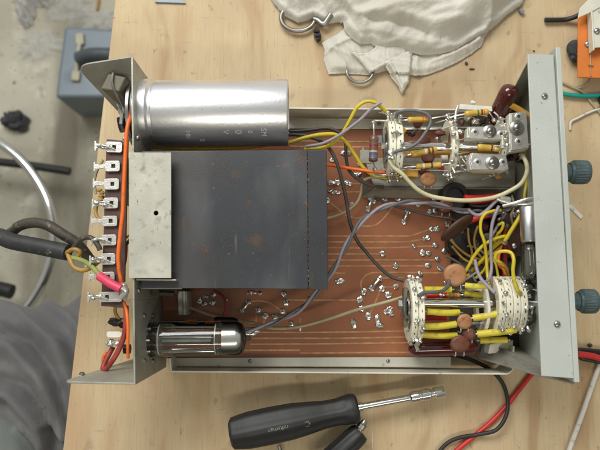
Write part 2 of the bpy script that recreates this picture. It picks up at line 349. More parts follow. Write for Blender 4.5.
# ------------------------------------------------------------------ setting: floor, table
FZ = -.62
mb = MB(); mb.slab([(-3,-3,FZ),(3,-3,FZ),(3,3,FZ),(-3,3,FZ)], .1)
o = build('floor', mb, 'floor'); o['kind'] = 'structure'
t = thing('workbench', (0,0,0), 'pale plywood bench top with grain lines under the opened radio', 'table')
mb = MB(); a, b = P(117.5,-20), P(60,475)
mb.slab([Vector((a.x+(a.x-b.x)*.6, a.y+(a.y-b.y)*.6, 0)), Vector((.75,.55,0)), Vector((.75,-.5,0)), Vector((b.x-(a.x-b.x)*.7, b.y-(a.y-b.y)*.7, 0))], .018)
build('tabletop', mb, 'wood', t, bevel=.0006, flat=True)

# ------------------------------------------------------------------ THE OPENED RADIO
dev = thing('opened_radio', P(350,230,0), 'opened radio chassis with brown board, silver can, black transformer, glass tube and two cream switches', 'electronic device')
ZB = .012
def part(name, mb, mats, label=None, bevel=0, parent=None, **k):
    return build(name, mb, mats, parent if parent is not None else dev, label, bevel, **k)

# --- circuit board
mb = MB()
mb.slab([P(160,124,ZB), P(508,122,ZB), P(508,192,ZB), P(452,193,ZB), P(449,357.5,ZB), P(162,358.5,ZB)], .0016)
board = part('circuit_board', mb, 'pcb', 'brown lacquered circuit board seen from its soldered side', flat=True)
tr = [
 [(290,141),(330,141.5),(385,142)], [(290,146.5),(330,147),(385,147)],
 [(327,236),(400,236),(412,235.5),(422,232),(430,229)], [(327,242),(400,242),(415,240.5),(427,238.5)], [(327,247.5),(380,248),(434,246)],
 [(327,254),(381,254)], [(327,260),(437,260)], [(327,266),(396,266),(428,266)],
 [(362,291),(361,283),(364,277),(370,273.5),(380,272.5),(448,273)], [(381,278),(404,278)], [(396,287),(382,287)],
 [(296,300),(360,300)], [(380,291),(375,303),(369,316)], [(250,332),(330,332),(412,331)], [(250,338),(330,338),(412,337)], [(250,344),(330,343.5),(412,342.5)],
 [(331,183),(362,184)], [(337,192),(362,192)], [(327,200),(338,209),(347,216),(358,218),(370,216)], [(356,226),(372,226),(380,222),(388,213),(394,204)], [(366,217),(374,211),(382,200)],
 [(249,302),(258,300.5),(270,303),(282,311)], [(286,299.5),(310,299.5)], [(300,353),(440,352)],
 [(408,212),(406,216)], [(371,201),(368,209)], [(328,273),(345,273)], [(215,350),(300,350)], [(256,311),(256,322)], [(264,316),(264,326)], [(300,318),(300,330)],
]
mb = MB()
for line in tr:
    q = [P(x,y,ZB+.00012) for x,y in line]
    m = MB(); m.tube(q, PX(ZB)*.95, 6, sub=5); 
    for v in m.v: v.z = ZB+.00012+(v.z-ZB-.00012)*.25
    mb.add(m.v, m.f)
part('copper_tracks', mb, 'track', parent=board)
# solder joints: (x, y, rx, ry, rot)
sj = [(343.5,153,3.2,2.4),(348.5,153,3,2.6),(360,163.5,3,2.8),(357,175,4.5,2.4),(330.5,183,3.4,2.4),(337,182.5,3.4,2.6),(348.5,183,4.2,2.2),(331.5,192,3.4,2.1),(337,192.4,3.6,2.1),
 (326.8,200.5,2.8,3.4),(372,200,4,3),(368,209.5,2.2,3.2),(384,199,3.2,2.4),(398,199,3,2.4),(408,212,3.2,2),(404,221.5,2.6,3),(430,211.5,2.8,2.2),(435,211,2.6,2.7),(434,199,2.6,1.8),
 (431.5,229,2.7,2.4),(437,229,2.8,2.8),(424,239,2.3,1.8),(428,237.8,2.6,2.5),(435,245,3.2,2.5),(382.3,253.5,2.8,2.6),(422.6,253,3,3),(428.6,253.3,2.4,2.4),(437.3,259,2.7,2.3),
 (395.6,266,2.8,2.8),(428,265.5,2.9,2.6),(447,224,1.9,3.6),(339.5,281,4.4,2.6),(363.6,291.5,2.8,3.2),(380,278.5,2.8,2.7),(372,288,3,3.2),(382,288.8,3.2,3.2),(388.3,295,3.2,3.3),(396,286.4,2.6,2.6),
 (359.7,299.5,3.1,3.1),(361,308.6,2.7,2.7),(368.3,316,3,3.4),(386,311.6,2.8,2.6),(391,313,2.6,3.2),(389,308.6,3,2),(377.5,319,2.6,4),(379.5,325,4,2.2),(353.5,323.6,2.3,4.6),
 (250,293,2.4,1.7),(254,292.3,2.6,1.4),(260,293,2.2,1.9),(284,294,2.5,2.8),(286,302.6,2.7,3),(310,299.6,3.2,2.4),(249,302,2.6,1.9),(242,310.3,2.2,2.4),(258,310.3,2.6,2.6),(265.3,315.6,2.9,2.9),
 (275,317,2.6,2.7),(282.6,311.6,2.8,2.6),(291.3,323.8,2,3),(300,327,1.8,3),(199.5,301,2.4,3.6),(204,304,3.6,1.8),(212,303,3.2,2.8),(213.3,294.5,2.6,2.6),(206,297,3,1.6),
 (440,268,2.6,2.6),(446,283,2.4,2.4),(420,273.6,2.4,2.4),(414,246,2.2,2.2),(444,251,2.2,2.6),(226,300,2,2),(332,160,2.6,2.2),(352,205,2.2,2.4),(418,205,2.4,2)]
for i, (x, y, rx, ry) in enumerate(sj):
    mb = MB(); k = PX(ZB)
    c = P(x, y, ZB)
    # a burnt flux ring, a lumpy fillet and the clipped lead that sticks out of it
    mb.blob(c+Vector((0,0,.0001)), rx*k*1.1, ry*k*1.1, .00022, i, .25, 2.5, 6, 1)
    mb.blob(c+Vector((0,0,.0006)), rx*k*1.0, ry*k*1.0, .0009, i+50, .5, 2.3, 10, 0, random.uniform(-.4,.4))
    a = random.uniform(0, 6.28)
    e = c+Vector((math.cos(a)*.0009, math.sin(a)*.0009, .0030))
    mb.tube([c+Vector((0,0,.0006)), c+Vector((0,0,.0018)), e], [.0007,.00055,.0004], 6, 0, 2)
    part('solder_joint', mb, ['solder','flux'], parent=board)
# lead bridges between joint pairs
for (x0,y0,x1,y1) in [(249,302,242,310.3),(372,200,368,209.5),(408,212,404,221.5),(380,278.5,372,288),(330.5,183,337,182.5)]:
    mb = MB(); mb.tube([P(x0,y0,.0135), P((x0+x1)/2,(y0+y1)/2,.0142), P(x1,y1,.0135)], .0011, 8)
    part('lead_bridge', mb, 'solder', parent=board)

# --- lower and upper rails
mb = MB()
vwall(mb, [P(171,371.5,.030), P(508,374,.030)], .004, .0011)
vwall(mb, [P(171,371.5,.030), P(170,358,.030)], .004, .0011)
vwall(mb, [P(508,374,.030), P(513,370,.030), P(514,346,.030)], .004, .0011)
mb.slab([P(168,358,.0135), P(451,357,.0135), P(451,367.2,.0135), P(168,366,.0135)], .001)
rails = {}; rails[False] = part('side_rail', mb, 'rail', 'long pale rail along the near side of the board', bevel=.0003)
mb = MB()
vwall(mb, [P(282,108,.034), P(512,110,.034)], .004, .0011)
mb.slab([P(282,118.5,.0215), P(510,119.5,.0215), P(510,121,.0205), P(282,120,.0205)], .0008)
mb.slab([P(282,120,.0135), P(512,121,.0135), P(512,129.5,.0135), P(282,128.5,.0135)], .001)
rails[True] = part('side_rail', mb, 'rail', 'long pale rail along the far side behind the silver can', bevel=.0003)
rail2 = None
for x,y,z in [(250,361,.0135),(388,361,.0135),(379,124,.0135),(470,125,.0135)]:
    mb = MB(); screw(mb, P(x,y,z), .0013, ang=random.random()*3); part('screw', mb, ['steel','slot'], parent=rails[y < 200])

# --- back panel with its two wings
mb = MB()
B1, B2 = P(132,57,.087), P(134.5,385,.087)
vwall(mb, [B1, P(133,150,.087), P(133.5,300,.087), B2], .004, .0012)
def rounded_wing(A, B, C, rr, thick, n=7):
    # A is the free corner, rounded
    a1 = A+(B-A).normalized()*rr; a2 = A+(C-A).normalized()*rr
    arc = [a2*(1-t)**2+A*2*t*(1-t)+a1*t*t for t in [i/n for i in range(n+1)]]
    poly = arc+[B, C]; nrm = (B-A).cross(C-A).normalized()*thick
    return poly, [p+nrm for p in poly]
A = P(75,66,.087); C = P(150,146,.020)
p_, q_ = rounded_wing(A, B1, C, .009, .0013); mb.prism(p_, q_)
A = P(62,383.5,.087); C = P(157,353,.014)
p_, q_ = rounded_wing(A, B2, C, .006, .0013); mb.prism(p_, q_)
# foot bent under the panel
bp_ = part('back_panel', mb, 'grey_metal', 'dull zinc back panel with two bent corner wings', bevel=.0003)
for i, (x,y,z) in enumerate([(141,316,.067),(152.5,316,.045),(141,361,.067),(152.5,361,.045),(134.5,138,.082),(136,291,.08)]):
    mb = MB(); c = P(x,y,z); xx = P(134,y,.087).x+.0010
    c.x = xx; screw(mb, c, .0017, Vector((1,0,0)))
    part('screw', mb, ['steel','slot'], parent=bp_)
mb = MB(); c = P(82,374,.074); screw(mb, c+Vector((0,0,0)), .0017, Vector((0,1,0))); part('screw', mb, ['steel','slot'], parent=bp_)

# taupe block in the far wing
mb = MB()
top = pts((108,73),(126,77),(119,92),(100,89), z=.083); mb.prism(top, [drop(p,.030)+Vector((.002,0,0)) for p in top])
top = pts((114,79),(119,81),(114,90.5),(110,89), z=.0665); 
blk = part('mains_plug_block', mb, 'taupe', 'taupe plastic block tucked under the far wing', bevel=.0012)
mb = MB(); mb.tube([P(113,73,.084), P(112,82,.0845), P(115,92,.083), P(122,104,.077), P(128,113,.068)], .0008, 8); part('block_seam', mb, 'steel', parent=blk)
mb = MB(); mb.blob(P(123,109,.06), .003,.005,.003, 3, .5); mb.tube([P(118,104,.06),P(122,112,.062),P(121,124,.062)], .0012, 8); part('fuse_clip', mb, 'nickel')
mb = MB(); mb.tube([P(126,98,.06), P(129,97,.062), P(131,98,.064)], .0012, 8); mb.blob(P(127,104,.055), .002,.003,.003, 5,.4); part('fuse_clip', mb, 'steel')
mb = MB(); mb.tube([P(121,118,.056), P(122,125,.056), P(124,131,.056)], .0028, 12); part('grommet', mb, 'bakelite')

# --- terminal strip
mb = MB(); mb.slab(pts((106.5,139),(128,141),(124,308),(101,306), z=.070), .0022)
strip = part('terminal_strip', mb, 'phenolic', 'brown strip of nine silver solder lugs on the back panel', bevel=.0003)
k = PX(.072)
for i, y in enumerate([147,166,184,203,221,240,259,277,297]):
    cx = 113.5-.0475*(y-147)
    mb = MB(); z = .0725
    long = i in (0, 8)
    x1 = 122 if long else cx+7.2; x0 = cx-8
    hw = 5.3+random.uniform(-.2,.3); sk = -.8 if i else .8
    # rim of the plate around a square hole: four bars with rounded outer corners
    def pp(x, yy): return P(x, y+yy+(x-cx)*.03*sk, z)
    hx0, hx1, hy = cx-1.2, cx+2.4, 1.9
    for poly in ([(x0,-hw+1.6),(x0+2,-hw),(x1-2.2,-hw),(x1-.7,-hw+.6),(x1,-hw+2),(hx1,-hy),(hx0,-hy)],
                 [(x0,hw-1.6),(hx0,hy),(hx1,hy),(x1,hw-2),(x1-.7,hw-.6),(x1-2.2,hw),(x0+2,hw)],
                 [(x0,-hw+1.6),(hx0,-hy),(hx0,hy),(x0,hw-1.6)], [(hx1,-hy),(x1,-hw+2),(x1,hw-2),(hx1,hy)]):
        mb.slab([pp(a, b) for a, b in poly], .0009)
    # neck and flared tail
    zt = .0715+random.uniform(-.001,.001); a = random.uniform(-1.5,1.5)
    neck = [P(x0+.3,y-2,z), P(x0+.3,y+2,z), P(cx-13,y+2.0+a,zt), P(cx-13,y-2.0+a,zt)]
    mb.slab(neck, .0009)
    tail = [P(cx-12.8,y-2.0+a,zt), P(cx-12.8,y+2.0+a,zt), P(cx-17,y+2.4+a,zt), P(cx-17.4,y+4.8+a,zt), P(cx-19.2,y+4.8+a,zt), P(cx-19.2,y-4.8+a,zt), P(cx-17.4,y-4.8+a,zt), P(cx-17,y-2.4+a,zt)]
    mb.slab(tail, .0009)
    if i in (0,3,5,6,8):
        for q in range(5): mb.blob(P(cx-15+q*2.3+random.uniform(-.6,.6), y+random.uniform(-1.5,1.5)+a*.5, .0735), .0012+random.random()*.0007,.0012,.0011, i*9+q, .5, 2, 6, 1)
        mb.tube([P(cx-16,y+a,.0735), P(cx-8,y-1,.075), P(cx+1,y+2,.0735)], .0006, 6, 1)
    part('lug', mb, ['nickel','solder'], parent=strip, bevel=.0002)
    mb = MB(); mb.slab([P(hx0+.2,y-hy+.2,.0712), P(hx1-.2,y-hy+.2,.0712), P(hx1-.2,y+hy-.2,.0712), P(hx0+.2,y+hy-.2,.0712)], .0009)
    part('rivet_hole', mb, 'slot', parent=strip)
for (x,y) in ((126,139),(122,293)):
    mb = MB(); screw(mb, P(x,y,.074), .0024); part('strip_screw', mb, ['nickel','slot'], parent=strip)
mb = MB(); mb.slab(pts((126.5,158),(129.5,158),(129.5,190),(126,205), z=.058), .01); part('spacer_block', mb, 'ivory')

# --- transformer
tf = part('transformer', (lambda m: (m.prism(pts((141,151),(307.3,150),(308.3,289),(141,288), z=.080), [drop(p,.016) for p in pts((141,151),(307.3,150),(308.3,289),(141,288), z=.080)]), m)[1])(MB()),
          'black_box', 'large black laminated transformer box with rust specks', bevel=.0004)
mb = MB(); top = pts((307.7,150),(326.8,149.5),(328,289.2),(308.7,289), z=.0802); mb.prism(top, [drop(p,.016) for p in top])
part('end_cover', mb, 'black_box', parent=tf, bevel=.0004)
mb = MB()
prev = None
for i in range(30):
    y = 152+i*4.6+random.uniform(-2,2); mb.blob(P(307.6+i*.033+random.uniform(-.3,.3), y, .0802), .00016+random.random()*.00022, .0006+random.random()*.0011, .00012, i, .6, 2.5, 6)
part('rust_seam', mb, 'rust', parent=tf)
for x,y,sz_ in [(206,252,3.2),(203,247,2),(232,247,2.4),(266,244,1.8),(293,214,2.6),(297,217,1.6),(305,232,1.6),(272,268,1.5),(305,205,1.6),(304,240,1.8)]:
    mb = MB()
    for q in range(6): mb.blob(P(x+random.uniform(-sz_,sz_)*.6, y+random.uniform(-sz_,sz_)*.6, .0801), PX(.08)*sz_*.25, PX(.08)*sz_*.22, .00012, q+x, .6, 2.5, 6)
    part('rust_patch', mb, 'rust', parent=tf)
# pale mounting plate, with its hole
zt = .0885
def pl(x, y): return P(x, y, zt)
X0,X1,Y0,Y1 = 129,171,152.5,278; hx, hy, hr = 156,213,2.5
n = 16; ring = [(hx+hr*math.cos(2*math.pi*i/n), hy+hr*math.sin(2*math.pi*i/n)) for i in range(n)]
def outer(i):
    a = 2*math.pi*i/n; c, s_ = math.cos(a), math.sin(a)
    tx = ((X1-hx) if c > 0 else (hx-X0))/max(abs(c),1e-6); ty = ((Y1-hy) if s_ > 0 else (hy-Y0))/max(abs(s_),1e-6)
    t_ = min(tx, ty); return (hx+c*t_, hy+s_*t_)
mb = MB(); cor = {}
op = [outer(i) for i in range(n)]
vt = [pl(*p) for p in ring]+[pl(*p) for p in op]; vb = [v-Vector((0,0,.0014)) for v in vt]
fs = []
for i in range(n):
    j = (i+1) % n
    fs += [(i,j,n+j,n+i), (2*n+i,3*n+i,3*n+j,2*n+j), (i,2*n+i,2*n+j,j)]
# true corners
crn = [(X1,Y1),(X0,Y1),(X0,Y0),(X1,Y0)]
vs = vt+vb; border = []
for i in range(n):
    j = (i+1) % n; border.append(n+i)
    a, b = op[i], op[j]
    if abs(a[0]-b[0]) > 1e-6 and abs(a[1]-b[1]) > 1e-6:
        c = min(crn, key=lambda q: (q[0]-(a[0]+b[0])/2)**2+(q[1]-(a[1]+b[1])/2)**2)
        vs.append(pl(*c)); vs.append(pl(*c)-Vector((0,0,.0014))); ci = len(vs)-2
        fs += [(n+i, n+j, ci), (3*n+i, ci+1, 3*n+j), (n+i, ci, ci+1, 3*n+i), (ci, n+j, 3*n+j, ci+1)]
    else: fs.append((n+i, n+j, 3*n+j, 3*n+i))
mb.add(vs, fs)
pln = part('mounting_plate', mb, 'plate', 'scuffed pale metal plate with one hole on the transformer', parent=tf, sharp=30)
mb = MB(); vwall(mb, [P(136,279.5,.0868), P(176,280,.0868)], .05, .0010); mb.slab(pts((134,282),(182,283),(182,289),(134,289), z=.070), .001)
vwall(mb, [P(129.7,155,.0868), P(129.7,277,.0868)], .074, .001)
part('plate_flange', mb, 'grey_metal', parent=tf, bevel=.0003)
mb = MB(); top = pts((177.5,291),(187,291),(187.5,315),(178,315), z=.030); mb.prism(top, [drop(p,.0125) for p in top]); mb.tube(pts((184,291),(184.5,315),z=.031), .0013, 8)
part('mounting_post', mb, 'plate', parent=tf, bevel=.0006)
mb = MB(); mb.tube([P(160,291,.045), P(178,291,.045)], .0025, 12); mb.slab(pts((148,292),(174,293),(174,296),(150,295), z=.05), .002); part('clamp_bolt', mb, 'slot', parent=tf)

# --- capacitor can
ax0, ax1 = P(137.5,114,.058), P(288.5,113,.058); L_ = (ax1-ax0).length; r0 = .0214
mb = MB()
prof = [(0,r0*.93),(.0008,r0*1.0),(.002,r0*1.035),(.0095,r0*1.035),(.0103,r0*1.0),(.0112,r0*.955),(.0122,r0*.955),(.0130,r0*.99),(.0140,r0*1.0),(L_-.0012,r0),(L_-.0004,r0*.985),(L_,r0*.96),(L_,r0*.90),(L_-.001,r0*.88),(L_-.001,.001)]
mb.lathe(ax0, ax1, prof, 96)
can = part('capacitor_can', mb, 'can', 'large shiny silver capacitor can with rolled groove', sharp=30)
def on_can(xp, ang, u, v, lift=.00012):
    """glyph point: u runs around the can, v along it"""
    t_ = (ax1-ax0).normalized(); a = ang+u/r0
    c = ax0+t_*((xp-137.5)/(151)*L_+v)
    up = Vector((0,0,1)); sd = Vector((0,-1,0))
    return c+(up*math.cos(a)+sd*math.sin(a))*(r0+lift)
mb = MB()
for xp, yy, s, size in [(192,136,'Mfd',.0034),(205,140,'0',.0042),(217,134.5,'.',.004),(228.5,134,'V',.0048),(240.5,134,'0',.0052),(252,134,'0',.0036),(265,134.5,'5M',.0042)]:
    ang = math.asin(min(.97, (yy-114+6)*PX(.068)/r0))
    vs, fs = text_polys(s, size*1.15)
    # letters stand turned a quarter: text x runs round the can, text y along it
    mb.add([on_can(xp, ang, v.x, v.y) for v in vs], fs)
part('printed_marks', mb, 'can_ink', parent=can)
mb = MB(); mb.lathe(P(134.5,114,.058), P(137.6,114,.058), [(0,.0222),(.0018,.0222)], 64); part('clamp_ring', mb, 'steel', parent=can)

# --- vacuum tube
tx0, tx1 = P(142,339.5,.050), P(246,338.5,.050); TL = (tx1-tx0).length; tr_ = .0108
tube = thing_t = None
mb = MB()
pr = [(0.002,tr_*.97),(.006,tr_),(TL-.0062,tr_),(TL-.0042,tr_*.97),(TL-.0022,tr_*.86),(TL-.0008,tr_*.62),(TL-.0002,tr_*.3),(TL+.0005,tr_*.17),(TL+.0025,tr_*.10),(TL+.0035,.0002)]
mb.lathe(tx0, tx1, pr, 48)
tube = part('vacuum_tube', mb, 'glass', 'clear glass vacuum tube with mirrored tip lying near the front left corner', sharp=60)
tax = (tx1-tx0).normalized()
def tp(d): return tx0+tax*d
mb = MB(); k = .985
g0 = TL-.0145
mb.lathe(tx0, tx1, [(g0,tr_*k),(TL-.0064,tr_*k),(TL-.0044,tr_*.95),(TL-.0024,tr_*.84),(TL-.0010,tr_*.60),(TL-.0005,tr_*.28)], 48, caps=False)
part('getter_mirror', mb, 'getter', parent=tube, sharp=60)
for d in (.0115,.047):
    mb = MB(); mb.lathe(tp(d), tp(d+1), [(0,tr_*.93),(.0007,tr_*.93)], 32); part('mica_spacer', mb, 'mica', parent=tube)
mb = MB(); mb.lathe(tp(.0135), tx1, [(0,tr_*.36),(.0003,tr_*.40),(.031,tr_*.40),(.0313,tr_*.36)], 24, flute=lambda d,a: .25*math.cos(2*a))
for a_ in (.62,1.25,-.35,-1.0,-1.5,.15): 
    off = Vector((0, math.sin(a_)*tr_*.75, math.cos(a_)*tr_*.62)); mb.tube([tp(.004)+off*.9, tp(.012)+off, tp(.046)+off], .00042, 6, 1)
part('anode', mb, ['anode','chrome'], parent=tube)
mb = MB(); mb.lathe(tp(.0005), tx1, [(0,tr_*1.12),(.0035,tr_*1.12),(.004,tr_*1.03),(.0055,tr_*1.02)], 40)
for q in range(9):
    a_ = 2*math.pi*q/9; off = Vector((0, math.sin(a_), math.cos(a_)))*tr_*1.04; mb.tube([tp(.003)+off, tp(.0075)+off*.98], .0009, 6, 1)
part('tube_socket', mb, ['bakelite','steel'], parent=tube)
mb = MB(); mb.tube([tp(.040)+Vector((0,tr_*.95,0)), tp(.050)+Vector((0,tr_*.95,0))], .0008, 6)
for q in range(6): mb.tube([tp(.028+q*.0012)+Vector((0,.0095,-.004)), tp(.0275+q*.0012)+Vector((0,.0118,-.002))], .00055, 6)
part('copper_winding', mb, 'copper_o')
mb = MB(); mb.lathe(P(214,321,.03), P(240,322,.03), [(0,.0024),(.002,.003),(.013,.003),(.016,.002)], 20); part('axial_component', mb, 'bakelite')
mb = MB(); mb.blob(P(249,333,.03), .005,.002,.002, 3, .5); mb.blob(P(256,331,.03), .003,.0016,.0018, 8, .4); part('soldered_tip', mb, 'solder')
mb = MB(); top = pts((137,321),(205,321),(209,326),(209,330),(137,330), z=.024); mb.prism(top, [drop(p,.013) for p in top]); part('tag_bracket', mb, 'steel', bevel=.0005)

# --- front panel
mb = MB()
mb.slab(pts((527.5,54),(553.5,54.5),(574,378.5),(541.5,376), z=.0925), .0013)
vwall(mb, [P(553.0,55,.0912), P(573.3,378,.0912)], .004, .0013)
fp = part('front_panel', mb, 'panel_metal', 'pale grey green front panel with folded top flange', bevel=.0004)
mb = MB(); vwall(mb, [P(558.2,47,.0935), P(577.2,382.5,.0935)], .003, .0030)
part('face_plate', mb, 'panel_metal', parent=fp, bevel=.0004)
mb = MB(); nn = .0012
q = [P(530,58,.0912), P(502,112,.034), P(498,122,.010), P(541,112,.010)]
mb.prism(q, [p+Vector((0,nn,0)) for p in q]); part('side_gusset', mb, 'grey_metal', parent=fp, bevel=.0003); mb = MB()
q = [P(575,382.5,.0912), P(541.5,375.2,.062), P(479,357,.014), P(484,338,.006), P(540,348,.006)]
mb.prism(q, [p-Vector((0,nn,0)) for p in q])
part('side_gusset', mb, 'grey_metal', parent=fp, bevel=.0003)
for x, y in ((544.5,96),(557,324)):
    mb = MB(); screw(mb, P(x,y,.0927), .0019, ang=random.random()*3); part('screw', mb, ['steel','slot'], parent=fp)
mb = MB(); mb.lathe(P(528,205,.07), P(528,205,.12), [(0,.0001),(.0001,.0001)], 6)
for nme, yk, zz in (('a',172,.063),('b',301,.063)):
    xo = 566 if yk < 200 else 574.5
    a = P(xo-16, yk, zz); b = P(587.5 if yk < 200 else 595.5, yk+.3, zz); Lk = (b-a).length; rk = 12.2*PX(zz)
    mb = MB()
    fl = lambda d, an: (.035*(1 if math.sin(an*26) > 0 else -1)) if .0147 < d < Lk-.0034 else 0
    mb.lathe(a, b, [(0,rk*.66),(.0118,rk*.66),(.0122,rk*.80),(.0136,rk*.84),(.0142,rk*.95),(.0150,rk*.97),(Lk-.0036,rk*.97),(Lk-.0030,rk*1.0),(Lk-.0008,rk*.98),(Lk,rk*.90),(Lk,.0001)], 156, flute=fl)
    part('knob', mb, 'knob', parent=fp, sharp=50)

# --- shield tray under the far switch
mb = MB()
T0,T1,T2,T3 = P(364,158,.026), P(515,158,.026), P(515,187,.026), P(374,186.5,.026)
mb.slab([T0,T1,T2,T3], .001)
q = [P(374,187,.0262), P(517,187.3,.0262), P(517,197.5,.0135), P(362,196.5,.0135)]; mb.prism(q, [v+Vector((0,-.0011,0)) for v in q])
q = [P(372.5,187,.0262), P(363.5,178,.025), drop(P(363.5,178,.025),.0135), P(364,196,.0135)]
mb.prism([q[0],q[1],q[2],q[3]], [v+Vector((-.0009,.0003,0)) for v in q])
part('shield_tray', mb, 'grey_metal', 'folded bare metal tray under the far switch', bevel=.0003)
mb = MB(); vwall(mb, [P(363,163,.026), P(363,148,.026)], .0135, .001); mb.slab(pts((360,150),(372,150),(372,163),(360,163), z=.0265), .001); part('tray_tab', mb, 'grey_metal')

# --- rotary switches
def wafer(parent, x, yc, zc, r, th, rin, mats=('ceramic','slot','solder'), n=56, slots=True):
    mb = MB(); a = P(x, yc, zc); b = a+Vector((1,0,0))
    mb.lathe(a, b, [(0,rin),(0,r-.0005),(.0005,r),(th-.0005,r),(th,r-.0005),(th,rin)], n, closed=True)
    if slots:
        for q in range(24):
            an = 2*math.pi*q/24; c = a+Vector((th*.5, math.cos(an)*(r+.00002), math.sin(an)*(r+.00002)))
            m3 = Matrix.Rotation(an, 3, 'X')
            mb.box(c, .0005, .0003, .0015, mi=1, mat=m3)
    o = build('wafer', mb, list(mats), parent)
    return o
def tab(parent, x, yc, zc, r, angles, name='contact'):
    for an in angles:
        mb = MB(); a = P(x, yc, zc); d = Vector((0, math.cos(an), math.sin(an)))
        mb.tube([a+d*(r-.001), a+d*(r+.0012)], .0010, 8); mb.blob(a+d*(r+.0015), .0015,.0014,.0013, an*7, .5, 2, 6)
        build(name, mb, 'solder', parent)
# near switch
mb = MB(); sy, sz = 303, .040
mb.tube([P(398,sy,sz), P(508,sy+.5,sz)], .0031, 20, sub=1); mb.tube([P(505,sy+.5,sz), P(572,sy,sz+.006)], .0026, 16, sub=1)
sw = part('rotary_switch', mb, 'chrome', 'near rotary switch with yellow sleeved leads and cream wafers', sharp=50)
w1 = wafer(sw, 407.2, 310, .036, .0205, .0038, .0150); wafer(sw, 413.4, 310, .036, .0205, .0038, .0125)
mb = MB()
c = P(405,308,.037)
mb.lathe(c, c+Vector((1,0,0)), [(0,.0035),(.0006,.0105),(.0016,.0105),(.0018,.003)], 28)
for an in range(6):
    d = Vector((0, math.cos(an*1.05), math.sin(an*1.05))); mb.tube([c+Vector((-.0006,0,0))+d*.002, c+Vector((-.0006,0,0))+d*.0112], .0012, 8)
mb.lathe(P(398,306,.043), P(410,306,.043), [(0,.0028),(.003,.0028),(.0032,.002),(.008,.002)], 6)
mb.tube([P(405,288,.048), P(405,300,.046), P(405,314,.044), P(405,326,.036)], .0016, 8)
build('detent_plate', mb, 'steel', sw)
tab(sw, 410, 310, .036, .0205, (1.9, 2.6, .9, -.0, 3.4, -2.6)); tab(sw, 416.5, 310, .036, .0205, (1.2, 3.1, .3, 2.2))
for i, x in enumerate((491,498,505,512)):
    wafer(sw, x, 303.5, .036, .0182, .0044, .0105)
wafer(sw, 480, 307, .030, .0175, .002, .0100, ('ceramic_w','slot','solder'), slots=False)
tab(sw, 497, 303.5, .036, .0182, (1.2,2.6,1.9,3.3)); tab(sw, 507, 303.5, .036, .0182, (2.4,2.9,.7)); tab(sw, 516, 303.5, .036, .0182, (.9,2.6,1.7))
for y in (289, 322):
    mb = MB(); mb.tube([P(408,y+4,.028), P(515,y,.028)], .0015, 8, sub=1); build('tie_rod', mb, 'steel', sw)
# sleeves of the near switch
sl = [
 ((424,289.5,.045),(451,289.5,.042),3.6,'yel_sl'), ((465,285.5,.040),(488,286,.042),3.4,'yel_sl'), ((464,292.5,.034),(485,296,.034),3.4,'yel_sl'),
 ((427,311.5,.046),(459,312.5,.042),3.6,'yel_sl'), ((473,318,.042),(498,313.5,.046),3.8,'yel_sl'), ((424,326.5,.040),(456,324,.040),3.9,'yel_sl'),
 ((422,334.5,.036),(457,335.5,.036),3.8,'yel_sl'), ((477,334,.040),(516,329.5,.044),4.0,'yel_sl'), ((480,340.5,.034),(507,340,.036),3.6,'yel_sl'),
 ((425,296,.030),(448,295.5,.030),3.0,'red'), ((425,318,.030),(446,318,.030),3.0,'red'), ((404,292,.040),(418,289,.045),0,'x')]
for a, b, r, m in sl:
    if r == 0: continue
    mb = MB(); pa, pb = P(*a), P(*b); rr = .88*r*PX(a[2]); k = random.uniform(-.0006,.0006)
    mb.tube([pa, (pa+pb)/2+Vector((0,k,abs(k))), pb], rr, 14, 0); mb.tube([pa-(pb-pa)*.12, pa], .0005, 6, 1, sub=1); mb.tube([pb, pb+(pb-pa)*.12], .0005, 6, 1, sub=1)
    part('insulating_sleeve', mb, [m,'nickel'], 'yellow plastic sleeve between the near wafers' if m == 'yel_sl' else 'red plastic sleeve between the near wafers')

# far switch
mb = MB(); sy, sz = 146, .046
mb.tube([P(385,sy+1,sz), P(530,sy,sz)], .0028, 20, sub=1)
sw2 = part('rotary_switch', mb, 'chrome', 'far rotary switch carrying trimmers and striped resistors', sharp=50)
wafer(sw2, 385.5, 148, .042, .0190, .0045, .0140); wafer(sw2, 392.7, 148, .042, .0190, .0045, .0115)
wafer(sw2, 446, 147, .042, .0180, .0042, .0135); wafer(sw2, 494, 145, .042, .0170, .0036, .0120)
mb = MB(); c = P(383,150,.043)
mb.lathe(c, c+Vector((1,0,0)), [(0,.0035),(.0006,.0095),(.0016,.0095),(.0018,.003)], 28)
mb.slab(pts((375,136),(389,134),(391,142),(377,143), z=.050), .0014); mb.tube([P(384,130,.052), P(385,148,.050), P(386,168,.045)], .0016, 8)
mb.lathe(P(381,146,.050), P(392,146,.050), [(0,.0026),(.006,.0026)], 6)
build('detent_plate', mb, 'steel', sw2)
tab(sw2, 392.5, 148, .042, .0190, (1.3,3.5,-.3,.6)); tab(sw2, 399.5, 148, .042, .0190, (.3,2.9,1.8)); tab(sw2, 447, 147, .042, .0180, (.5,1.4,2.3,3.1,3.6)); tab(sw2, 496, 145, .042, .0170, (.6,1.6,2.6))
for y in (128.5, 165):
    mb = MB(); mb.tube([P(392,y,.034), P(500,y,.034)], .0014, 8, sub=1); build('tie_rod', mb, 'steel', sw2)
mb = MB(); mb.tube([P(404,152.5,.036), P(497,152,.036)], .0020, 12, sub=1); build('tie_rod', mb, 'mustard', sw2)

